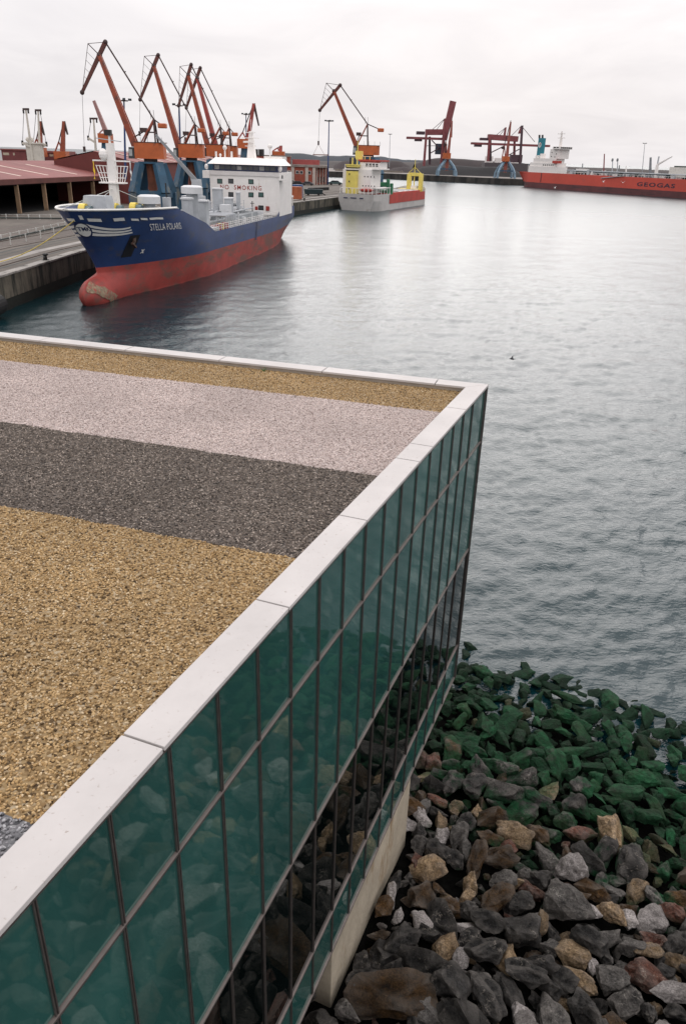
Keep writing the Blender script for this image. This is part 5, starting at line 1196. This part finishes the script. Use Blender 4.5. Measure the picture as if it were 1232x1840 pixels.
# radar mast, funnel, domes
mz = SP(452, 236, s=SS+5).z; xm = SP(452, 270, s=SS+5).x
mb = MB(); mb.box((xm, SS+5, (zrt+mz)/2), (1.5, 1.6, mz-zrt), 0, .45); mb.build('radar_mast', sw, stl); 
for h_, w_ in ((.45, 2.2), (.75, 3.2), (.95, 2.0)): z = lerp(zrt, mz, h_); MB().bar((xm-w_/2, SS+4.4, z), (xm+w_/2, SS+4.4, z), .12).build('mast_yard', sw, stl)
MB().bar((xm-1.3, SS+4.1, lerp(zrt, mz, .6)), (xm+.6, SS+4.0, lerp(zrt, mz, .62)), .3).build('radar_scanner', sw, stl); MB().tube((xm, SS+5, mz), (xm, SS+5, mz+2.0), .05, n=5).build('aerial', sw, stl)
MB().span((xm+1.4, SS+9, zrt-1.5), (xr-1.5, SS+13, zrt+.4)).build('funnel', sw, stl)
for px in (461, 467, 472): v = SP(px, 276, s=SS+11); MB().tube((v.x, SS+11, zrt+.4), (v.x, SS+11, SP(px, 268, s=SS+11).z), .3, n=8).build('exhaust_pipe', iron, stl)
for px, py, r_ in ((404, 268, .42), (396, 280, .25), (485, 266, .45)):
    v = SP(px, py, s=SS+2); MB().tube((v.x, SS+2, zrt-.2), (v.x, SS+2, v.z), .14, n=6).build('dome_stand', sw, stl); MB().ball((v.x, SS+2, v.z+r_*.6), r_).build('satellite_dome', sw, stl, True)
for px in (388, 416): v = SP(px, 272, s=SS+2); MB().tube((v.x, SS+2, zrt), (v.x, SS+2, v.z), .2, n=6).build('vent_pipe', sw, stl)
for x_, s in ((xl-.7, SS+.4), (xr+.1, SS+.2)): MB().ball((x_, s, zbr+.6), (.38, .38, .5)).build('search_light', sw, stl)
# poop deck and stern rail
mb = MB()
for k in range(8): s = 72+k*1.9; mb.bar((hb(s, 6)-.2, s, 6.5), (hb(s, 6)-.2, s, 8.3), .12)
mb.bar((hb(72, 6)-.2, 72, 8.35), (hb(85, 6)-.2, 85.3, 8.35), .3); mb.build('stern_rail', sw, stl); MB().span((xr-1.2, SS+11.01, 8.2), (hb(84, 6)-.1, 84.5, 8.32)).build('boat_deck', sw, stl)
MB().bar((4.2, 80, 8.3), (4.6, 82.5, 11.2), .3).build('davit', sw, stl); MB().ball((4.5, 79.5, 7.2), (.8, 1.6, .6)).build('rescue_boat', yellow, stl)
sA, zA2 = hxy(461, 410); hull_strip(lambda s: zbd(s)-.4, lambda s: topz(s)-.1, sA-.5, sA+.5, mat('dark_blue_groove', (.012, .02, .07)), 'hull_fender_strip', 2, .05)
# mooring rope from the bow to the quay
sA, zA = hxy(134, 396)
a = stl.matrix_basis @ on_hull(sA, zA, .05); a = Vector((stl.location.x+(on_hull(sA, zA).x)*math.cos(-R(8))-(sA)*math.sin(-R(8)), stl.location.y+on_hull(sA, zA).x*math.sin(-R(8))+sA*math.cos(-R(8)), zA)); b_ = gd(-60, 480, ZQ+.4)
mb = MB(); pr_ = []
for k in range(15): f = k/14; p = a.lerp(b_, f); p.z -= 1.1*math.sin(math.pi*f); pr_.append(p)
tag(mb.path(pr_, .06, 6).build('mooring_rope', mat('rope_yellow', (.55, .42, .12), .8, .2, 3)), 'yellow mooring rope from the blue bow across the quay', 'rope')

# ------------------------------------------------------------------ coaster: pale hull, red side, yellow funnel, green hatch gear
CH = 20.5; CO = (1.2, 272.0); SC = frame(CO, CH)
cst = thing('coaster_ship', 'small pale grey coaster with yellow funnel, red side and green hatch gantry', 'ship', (CO[0], CO[1], 0), -R(CH))
pgrey = mat('coaster_pale_hull', (.50, .48, .46), .5, .15, .25, rust=(.28, .23, .2), rust_amt=.2, rscale=(.4, .1, .8))
cred = mat('coaster_red', (.42, .045, .03), .6, .22, .3)
cyel = mat('coaster_yellow', (.72, .60, .14), .5, .12, .5)
cgrn = mat('coaster_green', (.02, .16, .07), .6, .25, .4)
CL = 69.0; CB = 7.3
def chb(s, z):
    f = 1-.16*clamp((4-s)/4)**2-(.16*clamp((6-s)/6)*clamp(1-z/3)); x = clamp((s-(CL-13-2*z/5))/(13+4*z/5)); return CB*f*max(0, 1-x**2.0)**.8
def ctop(s): return 5.2 if s < 14 else (3.9 if s < 58 else lerp(5.0, 6.3, clamp((s-58)/9)))
mb = MB(); ss = [0, .6, 1.5, 3, 5, 8, 13.9, 14.1, 25, 40, 52, 57.9, 58.1, 60, 62, 64, 66, 68, 70, 71.2, 71.9]
for side in (1, -1): rows = [[(side*chb(s, lerp(-1, ctop(s), j/6)), s-(.8*j/6 if s == 0 else 0), lerp(-1, ctop(s), j/6)) for s in ss] for j in range(7)]; mb.grid(rows, flip=side > 0)
mb.grid([[(chb(0, lerp(-1, 5.2, j/6)), -(.8*j/6), lerp(-1, 5.2, j/6)) for j in range(7)], [(-chb(0, lerp(-1, 5.2, j/6)), -(.8*j/6), lerp(-1, 5.2, j/6)) for j in range(7)]])
mb.build('hull', pgrey, cst)
mb = MB(); L1 = [(chb(s, 3.6)-.05, s, 3.6) for s in ss if s < 70]; mb.grid([L1, [(-x, s, z) for x, s, z in L1]]); mb.build('deck', sdgrey, cst)
def clad(f0, f1, s0, s1, m_, nm, off=.06, n=10):
    r0, r1 = [], []
    for k in range(n+1): s = lerp(s0, s1, k/n); r0.append((chb(s, f0)+off, s, f0)); r1.append((chb(s, f1)+off, s, f1))
    return MB().grid([r0, r1], flip=True).build(nm, m_, cst)
mb = MB(); A_, B_ = SC(680, 358, t=CB), SC(761, 341, t=CB)
clad(2.0, 4.9, 12.5, 57, cred, 'red_side_band', .14)
mb = MB()
for side in (1, -1): mb.span((side*4.9, 14, 3.6), (side*5.35, 57, 5.2))
mb.span((-4.9, 56.6, 3.6), (4.9, 57, 5.2)); mb.span((-4.9, 14, 3.6), (4.9, 14.4, 5.2)); mb.build('hatch_coaming', cred, cst); MB().span((-4.88, 24, 2.6), (4.88, 56.5, 3.0)).build('hold_floor', mat('hold_green', (.02, .20, .11), .7), cst); MB().span((-4.9, 30, 5.0), (4.9, 56.4, 5.3)).build('hatch_cover', mat('hatch_pale', (.55, .53, .50), .6, .1, .4), cst)
for k in range(4): MB().span((-4.95, 30+k*6.6, 5.302), (4.95, 30.25+k*6.6, 5.45)).build('hatch_joint', sgrey, cst)
# green gantry
for side in (1, -1):
    MB().span((side*5.0, 15.5, 3.6), (side*5.7, 17.2, 9.6)).build('gantry_leg', cgrn, cst); MB().span((side*5.0, 19.5, 3.6), (side*5.7, 21.2, 8.2)).build('gantry_leg', cgrn, cst)
MB().span((-5.7, 15.6, 7.2), (5.7, 17.1, 8.6)).build('gantry_beam', cgrn, cst); MB().span((-4.9, 17.5, 5.0), (4.9, 23, 6.0)).build('stacked_hatch', cgrn, cst)
# superstructure at the stern
z1 = SC(700, 322, s=6).z
def CSp(x, y, s): return SC(x, y, s=s)
xa, xb = CSp(607, 340, 8).x, CSp(674, 340, 8).x
ztop = CSp(650, 304, 8).z
MB().span((xa+3.6, 3.0, 5.2), (min(xb, 6.0), 13, ztop)).build('superstructure', sw, cst); MB().span((-5.0, 5, 5.2), (xa+3.59, 13, ztop-2.0)).build('boat_deck_house', sw, cst)
MB().span((-6.1, 4, ztop+.002), (6.5, 13.6, ztop+.35)).build('bridge_deck', sw, cst)
zwh = CSp(650, 297, 8).z; MB().span((-1.0, 5, ztop+.352), (6.0, 12.4, zwh+1.3)).build('wheelhouse', sw, cst); MB().span((-1.5, 4.6, zwh+1.302), (6.5, 12.9, zwh+1.75)).build('wheelhouse_roof', cred, cst)
for k in range(4): x = 1.4+1.15*k; MB().box((x, 4.97, ztop+1.35), (.75, .05, .9)).build('window', iron, cst)
fx0, fx1 = CSp(623, 330, 2.5).x, CSp(642, 330, 2.5).x; fz = CSp(630, 297, 2.5).z
fun = MB().span((fx0, 1.5, 5.0), (fx1, 4.4, fz)).build('funnel', cyel, cst)
for h_, m_ in ((.15, iron), (.55, sw), (.95, iron)): MB().span((fx0-.03, 1.47, fz-h_-.75), (fx1+.03, 4.43, fz-h_-.4)).build('funnel_band', m_, fun)
MB().span((fx0-.2, 1.3, fz+.002), (fx1+.2, 4.6, fz+.3)).build('funnel_top', cyel, cst)
for k in range(3): MB().tube((fx0+.8+.8*k, 3, fz+.3), (fx0+.8+.8*k, 3, fz+2.3), .26, n=7).build('exhaust_pipe', iron if k != 1 else cyel, cst)
xm = CSp(640, 300, 4).x; zmt = CSp(639.5, 253, 4).z
MB().tube((xm, 4.7, fz-4), (xm, 4.7, zmt), .28, .14, 8).build('main_mast', cyel, cst)
for (px, y_) in ((655, 290), (664, 289)): p = CSp(px, y_, 9); MB().tube((p.x, 9, zwh+1.7), (p.x, 9, CSp(px, 281, 9).z), .16, n=6).build('bridge_mast', cyel, cst)
xz = CSp(657, 281, 9); MB().bar((xz.x-2, 9, xz.z), (xz.x+2.2, 9, xz.z), .18).build('mast_yard', sw, cst); MB().span((xz.x-3, 7, zwh+1.76), (xz.x-1, 9, zwh+4.3)).build('signal_frame', cyel, cst)
MB().span((-4.4, 2.2, 5.2), (-2.6, 3.6, 8.4)).build('stern_locker', cyel, cst)
mb = MB()
for k in range(9): a_ = lerp(-5.6, 5.6, k/8); mb.bar((a_, -.5, 5.2), (a_, -.5, 6.9), .16)
for k in range(5): s = 1+3*k; mb.bar((chb(s, 5)-.1, s, 5.2), (chb(s, 5)-.1, s, 7.0), .18)
mb.bar((-5.6, -.5, 6.9), (5.6, -.5, 6.9), .16); mb.bar((chb(1, 5)-.1, 0, 7.0), (chb(13, 5)-.1, 13.5, 7.0), .22); mb.build('stern_rail', sw, cst)
MB().span((chb(8, 5)-3.2, 3, 6.95), (chb(8, 5), 13.2, 7.08)).build('side_deck', sw, cst)
MB().ball((3.0, .9, 6.4), (2.6, .8, .7)).build('life_raft', cred, cst); MB().ball((-4.6, 8, 9.0), (.9, 2.6, .8)).build('lifeboat', sw, cst)
me = text_mesh('GEM', .1)
bpy.data.meshes.remove(me)
mb = MB()
for (a_, b2) in ((-4.3, -2.9), (-1.9, .2), (1.3, 2.6)): mb.box(((a_+b2)/2, -.78, 3.9), (b2-a_, .03, .28))
mb.build('stern_lettering', navy, cst)
# forecastle with yellow mast frame
for px in (735, 756): a_ = CSp(px, 318, 61); MB().span((a_.x-.75, 60.4, 3.9), (a_.x+.75, 62, CSp(px, 312, 61).z)).build('mast_frame_leg', cyel, cst)
a_, b2 = CSp(735, 313, 61), CSp(756, 314, 61); MB().bar((a_.x, 61.2, a_.z), (b2.x, 61.2, a_.z), .7, 1.2).build('mast_frame_beam', cyel, cst); cx_ = CSp(745, 300, 61); MB().tube((cx_.x, 61.2, 4), (cx_.x, 61.2, CSp(745, 286, 61).z), .24, .12, 7).build('fore_mast', cyel, cst)
for s_ in (-1, 1): MB().bar((cx_.x, 61.2, a_.z+2.6), (cx_.x+s_*2.6, 61.2, a_.z+.4), .16).build('mast_stay', cyel, cst)
MB().span((-4.2, 58.4, 4.2), (4.6, 63, 5.4)).build('forecastle', cyel, cst); MB().box((cx_.x+.3, 59.8, 6.0), (2.2, 1, 1.1)).build('anchor_winch', sw, cst)

# ------------------------------------------------------------------ red gas tanker
GH = 154.6; SGp = frame((131.5, 619.9), GH)
gas = thing('gas_tanker', 'long bright red gas tanker with white superstructure and teal funnel', 'ship', (131.5, 619.9, 0), -R(GH))
ghr = mat('gas_hull_red', (.50, .062, .038), .5, .14, .06, rust=(.38, .07, .05), rust_amt=.3, rscale=(.15, .05, .15)); gdk = mat('gas_boot_top', (.105, .028, .03), .65, .35, .08, rust=(.045, .02, .022), rust_amt=.4, rscale=(.2, .05, .4))
GLn, GB = 205.0, 13.0
def ghb(s, z): return GB*(1-.62*clamp((16-s)/16)**2*clamp(1.15-z/14))*max(0.0, 1-clamp((s-165)/40)**2.2)**.7
gs_ = [0, 1, 3, 6, 10, 14, 18, 24, 40, 80, 120, 150, 165, 175, 185, 195, 201, 205]
for nm, zz0, zz1, m_ in (('boot_topping', -1.5, 3.6, gdk), ('hull', 3.601, 10.1, ghr)):
    mb = MB()
    for side in (1, -1): mb.grid([[(side*ghb(s, lerp(zz0, zz1, j/4)), s-(0 if s else .25*lerp(zz0, zz1, j/4)), lerp(zz0, zz1, j/4)) for s in gs_] for j in range(5)], flip=side > 0)
    mb.grid([[(sd*ghb(0, lerp(zz0, zz1, j/4)), -.25*lerp(zz0, zz1, j/4), lerp(zz0, zz1, j/4)) for j in range(5)] for sd in (1, -1)]); mb.build(nm, m_, gas)
mb = MB(); L1 = [(ghb(s, 10)-.1, s, 9.9) for s in gs_]; mb.grid([L1, [(-x, s, z) for x, s, z in L1]]); mb.build('deck', sdgrey, gas)
me = text_mesh('GEOGAS', 1.0, .025, 1.18); xs = [v.co.x for v in me.vertices]; v0, v1 = SGp(1143, 334, t=GB), SGp(1211, 339.5, t=GB); zt0 = SGp(1143, 327, t=GB).z; kx = (v1.y-v0.y)/(max(xs)-min(xs)); kz = (zt0-v0.z)/.7
map_mesh(me, lambda v: Vector((GB+.06, v0.y+(v.x-min(xs))*kx, v0.z+v.y*kz))); link('hull_lettering', me, mat('hull_letter_navy', (.02, .012, .03), .6), gas)
def gbox(x0, y0, x1, y1, dep, t, m_, nm, top=None):
    a, b = SGp(x0, y0, t=t), SGp(x1, y1, t=t); return MB().span((t, a.y, a.z), (t-dep, b.y, b.z)).build(nm, m_, gas)
gw = mat('gas_white', (.74, .70, .67), .5, .08, .1)
TW = 10.5
gbox(948, 309, 1000, 300, 9, TW, gw, 'poop_house'); gbox(951, 299.98, 999, 293, 8.5, TW-.6, gw, 'deck_house'); gbox(957, 292.98, 998, 285, 7.6, TW-1.2, gw, 'accommodation')
gbox(986, 284.98, 1004, 268, 9, TW-1.4, gw, 'bridge_tower'); gbox(992, 267.98, 1006, 263.5, 10.5, TW, gw, 'bridge'); 
sb5 = SGp(1006, 265, t=TW).y
for k in range(6): MB().span((TW-.6-1.6*k, sb5+.02, SGp(1006, 266.4, t=TW).z), (TW-1.8-1.6*k, sb5+.2, SGp(1006, 264.2, t=TW).z)).build('bridge_window', iron, gas)
for k in range(2): gbox(994+5*k, 265.8, 997.5+5*k, 263.9, .3, TW+.15, iron, 'bridge_window')
for k in range(6): gbox(974.5+3.4*k, 297.4, 976.3+3.4*k, 295.6, .3, TW-.45, iron, 'window')
for px, py in ((990, 274), (998, 276.5), (995, 282), (989, 281)): gbox(px, py+.8, px+1.4, py-.8, .3, TW-1.25, iron, 'window')
gbox(991, 293.5, 1003, 289, 2.6, TW+1.0, cred, 'lifeboat')
teal = mat('funnel_teal', (.012, .17, .22), .5, .12, .1)
gbox(962.5, 284.5, 975, 248, 2.6, 4, teal, 'funnel')
c0, c1 = SGp(969, 260.5, t=4.05), SGp(969, 255.8, t=4.05); rr_ = (c1.z-c0.z)
for r_, m_, off in ((rr_, gw, .06), (rr_*.55, teal, .12), (rr_*.3, gw, .18)):
    n = 20; MB().add([(4+off, c0.y+r_*math.cos(2*math.pi*k/n), c0.z+r_*math.sin(2*math.pi*k/n)) for k in range(n)], [tuple(range(n))]).build('funnel_emblem', m_, gas)
MB().add([(4.26, c0.y+rr_*.1, c0.z+rr_*.05), (4.26, c0.y+rr_*.5, c0.z+rr_*.35), (4.26, c0.y+rr_*.55, c0.z+rr_*1.0), (4.26, c0.y+rr_*.2, c0.z+rr_*.5)], [(0, 1, 2, 3)]).build('funnel_emblem', cred, gas)
for px in (968.5, 974): a, b = SGp(px, 248, t=2.7), SGp(px, 242.5, t=2.7); MB().tube((2.7, a.y, a.z-.3), (2.7, b.y, b.z), .7, n=8).build('exhaust_pipe', iron, gas)
gbox(961, 284.4, 966, 279, 2, 5.8, gw, 'funnel_casing'); gbox(969, 284.4, 976, 276, 2, 5.8, gw, 'funnel_casing')
a, b = SGp(1006, 263, t=6), SGp(1009, 236, t=6); MB().bar((6, a.y, a.z-.5), (6, b.y, b.z), 1.6, 1.6, .6, .6).build('radar_mast', gw, gas)
for py in (240.5, 248): p = SGp(1008, py, t=6); MB().bar((5.7, p.y-4, p.z), (6.3, p.y+4, p.z), .4).build('mast_yard', gw, gas)
# deck piping, tank domes, masts
rg = random.Random(9)
for k in range(52):
    s = rg.uniform(52, 172); h_ = rg.uniform(1, 3.4); x = rg.uniform(-8, 10.5); MB().box((x, s, 9.9+h_/2), (rg.uniform(.6, 2), rg.uniform(.8, 3.4), h_)).build('deck_fitting', (sgrey, sdgrey, fgreen, gw)[k % 4], gas)
for k in range(6): MB().tube((-6+3*k, 50, 11.6+.35*(k % 3)), (-6+3*k, 178, 11.6+.35*(k % 3)), .35, n=6).build('deck_pipe', sgrey if k % 2 else fgreen, gas)
mb = MB()
for k in range(45): mb.bar((GB-.3, 48+k*3, 9.9), (GB-.3, 48+k*3, 11.2), .14)
mb.bar((GB-.3, 46, 11.2), (GB-.3, 182, 11.2), .14); mb.build('side_rail', gw, gas)
for (px, y0, y1, r_, m_) in ((1084, 312, 276.5, .5, gred), (1099, 312, 287.5, .4, sgrey), (1108, 312, 288, .4, sgrey), (1111, 312, 297, .5, sdgrey), (1167, 318, 283, .9, sdgrey), (1045, 308, 294, .5, sdgrey), (1124, 316, 299, .5, gw)):
    a, b = SGp(px, y0, t=2), SGp(px+(1 if m_ is not gw else 0), y1, t=2); MB().tube((2, a.y, 9.9), (2, b.y, b.z), r_, r_*.7, 6).build('vent_mast', m_, gas)
for px in (1099, 1108): b = SGp(px+.5, 287.5, t=2); MB().ball((2, b.y, b.z), (.7, .7, 1.1)).build('vent_head', sdgrey, gas)
a = SGp(1178, 313, t=3); b = SGp(1180, 296, t=3); MB().tube((3, a.y, 9.9), (3, b.y, b.z), 1.2, .8, 8).build('deck_crane_post', gw, gas); c2 = SGp(1207, 281, t=3); MB().bar((3, b.y, b.z), (3, c2.y, c2.z), .9, .9, .4, .4).build('deck_crane_jib', gw, gas); d2 = SGp(1183, 281, t=3); MB().bar((3, b.y, b.z), (3, d2.y, d2.z), .6).build('deck_crane_mast', sgrey, gas)
gbox(1033, 310, 1045, 303.5, 6, 6, gw, 'deck_store'); gbox(1199, 318, 1232, 301, 14, 7, mat('tank_dome_cream', (.62, .59, .54)), 'tank_cover'); gbox(1210, 300.9, 1231, 298.5, 8, 4, fgreen, 'walkway')
a, b = SGp(1079, 320, t=GB+.4), SGp(1119, 316, t=GB+.4); MB().bar((GB+.4, a.y, a.z), (GB+.4, b.y, b.z), .6, .35).build('gangway', sgrey, gas)
mb = MB(); a = SGp(971, 322, t=GB); mb.box((GB-.2, a.y, 7), (.6, .9, 6)); mb.build('fender_strip', mat('gas_dark_strip', (.10, .02, .02)), gas)
# white and grey ship behind the second portal crane
wsh = thing('bulk_ship', 'partly hidden white ship superstructure behind the black coal heap', 'ship', at(895, 300, 800)); L_ = lambda x, y: at(x, y, 800)-wsh.location
MB().span((L_(868, 298).x, -6, -6), (L_(945, 298).x, 12, L_(880, 292).z)).build('hull', mat('far_hull_grey', (.07, .06, .065)), wsh)
for x0, x1, y0, y1, nm in ((872, 886, 292, 281, 'deck_house'), (889, 900, 292, 284, 'hatch_house'), (917, 933, 294, 280, 'bridge_tower'), (903, 915, 294, 286, 'crane_house')): MB().span((L_(x0, y0).x, 0, L_(x0, y0).z), (L_(x1, y1).x, 7, L_(x1, y1).z)).build(nm, gw, wsh)
MB().tube(L_(879, 281), L_(880, 272), .7, n=6).build('mast', gw, wsh)

# ------------------------------------------------------------------ things on the quay by the brick office
def gp(px, py): return gd(px, py, ZQ)
def container(px, py, l, w, h, rz, m_, lab):
    p = gp(px, py); t = thing('container', lab, 'container', p, rz, 'containers on the quay'); MB().box((0, 0, h/2), (l, w, h)).build('box', m_, t)
    for s_ in (-1, 1):
        for k in range(int(l/.6)): MB().box((-l/2+.3+.6*k, s_*(w/2+.03), h/2), (.25, .06, h-.4)).build('rib', m_, t)
    MB().box((l/2+.03, 0, h/2), (.06, w*.92, h*.92)).build('door', m_, t)
corr = mat('container_orange', (.36, .10, .04), .6, .25, .6); cbl = mat('container_blue', (.03, .08, .20), .6, .25, .6)
container(516, 357, 9.0, 3.0, 3.6, R(-4), corr, 'open orange skip container on the quay behind the blue ship stern')
container(534.5, 355, 3.0, 3.4, 3.9, R(-4), cbl, 'blue container standing next to the orange one')
scrap = mat('dark_scrap', (.018, .02, .02), .8, .5, 1, bump=.8, bscale=4)
sc_ = tag(ridge('scrap_heap', [(503, 345), (509, 338), (517, 336), (524, 340), (529, 344)], gp(516, 357).y, ZQ+3, scrap, 1.6, 4, .4), 'dark tangled scrap heaped on top of the orange container', 'scrap')
def car(px, py, rz, m_, lab, k=1.0):
    t = thing('parked_car', lab, 'car', gp(px, py), rz, 'cars parked by the brick office')
    body = [(-2.2, .35), (2.2, .35), (2.25, .75), (1.5, .95), (.8, 1.42), (-1.0, 1.45), (-1.7, 1.0), (-2.2, .9)]
    MB().slab([(x*k, z*k) for x, z in body], 1, -.85*k, .85*k).build('body', m_, t, bevel=.08); MB().slab([(1.32*k, 1.0*k), (.75*k, 1.37*k), (-.95*k, 1.4*k), (-1.5*k, 1.02*k)], 1, -.87*k, .87*k).build('side_glass', glassd, t)
    for sx in (-1.4, 1.4):
        for sy in (-.8, .8): MB().tube((sx*k, (sy-.1)*k, .34*k), (sx*k, (sy+.1)*k, .34*k), .34*k, n=12).build('wheel', black, t)
car(602, 332.5, .1, mat('car_green', (.05, .09, .09), .35, .1, 1), 'dark green car parked beyond the blue lamp mast', 1.45)
car(524, 331.5, .05, mat('car_white', (.5, .48, .46), .35, .1, 1), 'white van-like car parked against the brick office wall', 1.3)
car(535, 332.5, .05, mat('car_black', (.02, .02, .022), .35, .1, 1), 'black car parked against the brick office wall', 1.2)
car(553, 333.2, -.05, mat('car_grey', (.06, .06, .065), .35, .1, 1), 'dark grey car parked between two pilasters of the office', 1.2)
pg = mat('old_timber', (.015, .014, .013), .85, .3, 1)
for (x0, y0, x1, y1, lab) in ((554, 343, 590, 341.5, 'long dark pipe bundle lying on the quay'),):
    a, b = gp(x0, y0), gp(x1, y1); t = thing('pipe_bundle', lab, 'pipes', a)
    for k in range(4): MB().tube(Vector((0, .5*k, .3)), b-a+Vector((0, .5*k, .3)), .3, n=7).build('pipe', pg, t)
    for k in range(3): MB().tube(Vector((0, .25+.5*k, .82)), b-a+Vector((0, .25+.5*k, .82)), .3, n=7).build('pipe', pg, t)
p = gp(563, 351); t = thing('dump_skip', 'dark low skip on wheels near the quay edge', 'skip', p); MB().box((0, 0, 1.2), (6.0, 2.4, 1.6), .05, 1.12).build('tub', mat('skip_dark', (.012, .03, .035), .7), t)
for sx in (-1.8, 1.8):
    for sy in (-1, 1): MB().tube((sx, sy-.15, .4), (sx, sy+.15, .4), .4, n=10).build('wheel', black, t)
MB().bar((2.6, 0, 1.0), (4.2, -.6, .2), .3).build('tow_bar', pg, t)

# birds
def gull(p, rz, m_, lab, fold, k=1.0):
    t = thing('seabird', lab, 'bird', p, rz, None)
    MB().ball((0, 0, 0), (.12*k, .34*k, .13*k)).ball((0, .36*k, .07*k), (.07*k, .1*k, .07*k), 8, 5).bar((0, .44*k, .06*k), (0, .55*k, .03*k), .03*k).build('body', m_, t, True)
    for s_ in (-1, 1):
        a, b, c_ = Vector((s_*.08, .05, .04))*k, Vector((s_*.42, .12, .04+fold*.35))*k, Vector((s_*.85, -.12, .04+fold*.55))*k
        MB().bar(a, b, .24*k, .035*k, .2*k, .03*k).bar(b, c_, .2*k, .03*k, .05*k, .02*k).build('wing', m_, t)
    MB().bar((0, -.3*k, .02*k), (0, -.55*k, .03*k), .16*k, .03*k).build('tail', m_, t)
gdark_ = mat('bird_dark', (.03, .03, .035), .7, .2, 5); gwhite = mat('bird_white', (.8, .79, .77), .7, .06, 5)
gull(at(920, 645, 36), R(70), gdark_, 'small dark seabird flying low over the open water', .7, .3)
gull(at(996, 338, 470), R(40), gwhite, 'white gull skimming the water under the red ship stern', 1.0, 1.5)
gull(at(1083, 327, 430), R(30), gwhite, 'white gull flying in front of the middle of the red hull', 1.1, 1.3)
gull(at(1118, 328.5, 420), R(-20), gwhite, 'white gull flying in front of the red hull near its lettering', 1.1, 1.3)

# a weed tuft in the gravel by the rear parapet
wp_ = gd(474, 668, ZG); wt = thing('weed_tuft', 'tiny green weed growing in the gravel by the rear parapet', 'plant', wp_)
for k in range(9):
    a = k*.7; MB().bar((0, 0, 0), (.07*math.cos(a), .07*math.sin(a), .06+.02*(k % 3)), .02, .006, .006, .004).build('leaf', mat('weed_green', (.05, .12, .03), .7), wt)

# finer deck clutter on the tanker: valves, stanchions, hose lines
rg = random.Random(31)
clut = [mat('vent_light_grey', (.6, .61, .62)), sgrey, sdgrey, iron]
for k in range(70):
    s = rg.uniform(19, 68); x = rg.uniform(-5.2, 5.2); z = 6.5 if -4 < x < 3 else 5.36; h_ = rg.uniform(.4, 1.9)
    mb = MB(); mb.tube((x, s, z), (x, s, z+h_), rg.uniform(.05, .14), n=6)
    if k % 3 == 0: mb.tube((x-.35, s, z+h_*.8), (x+.35, s, z+h_*.8), .06, n=5)
    if k % 3 == 1: mb.tube((x, s, z+h_), (x, s, z+h_+.12), .26, n=8)
    mb.build('deck_valve', clut[k % 4], stl)
mb = MB()
for k in range(20): s = 20+2.3*k; mb.bar((-.2, s, 6.5), (-.2, s, 8.3), .06); mb.bar((.9, s, 6.5), (.9, s, 8.3), .06)
for x in (-.2, .9):
    for z in (7.9, 8.3): mb.bar((x, 20, z), (x, 64, z), .05)
mb.bar((.35, 20, 7.3), (.35, 64, 7.3), 1.1, .08); mb.build('catwalk', sgrey, stl)
# more on the coaster: portholes, bridge rail, ladder
for k in range(5): MB().tube((1.0+1.0*k, 2.97, 7.6), (1.0+1.0*k, 2.99, 7.6), .22, n=10).build('porthole', iron, cst)
for k in range(4): MB().tube((1.5+1.1*k, 2.97, 10.4), (1.5+1.1*k, 2.99, 10.4), .22, n=10).build('porthole', iron, cst)
mb = MB()
for k in range(12): x = -6+1.1*k; mb.bar((x, 4.1, ztop+.35), (x, 4.1, ztop+1.35), .08)
mb.bar((-6, 4.1, ztop+1.35), (6.4, 4.1, ztop+1.35), .09); mb.bar((-6, 4.1, ztop+.85), (6.4, 4.1, ztop+.85), .06); mb.build('bridge_rail', sw, cst)
MB().span((-1.05, 4.94, zwh+.95), (6.05, 4.99, zwh+1.25)).build('wheelhouse_trim', cred, cst)
for k in range(3): MB().box((fx0+1.2, 1.44, 6.6+2.2*k), (.35, .04, .5)).build('funnel_port', iron, fun)
mb = MB(); mb.bar((-5.6, 3.0, 5.3), (-3.6, 4.6, 8.6), .18); mb.bar((-5.6, 3.7, 5.3), (-3.6, 5.3, 8.6), .18); mb.build('boat_ladder', sw, cst)
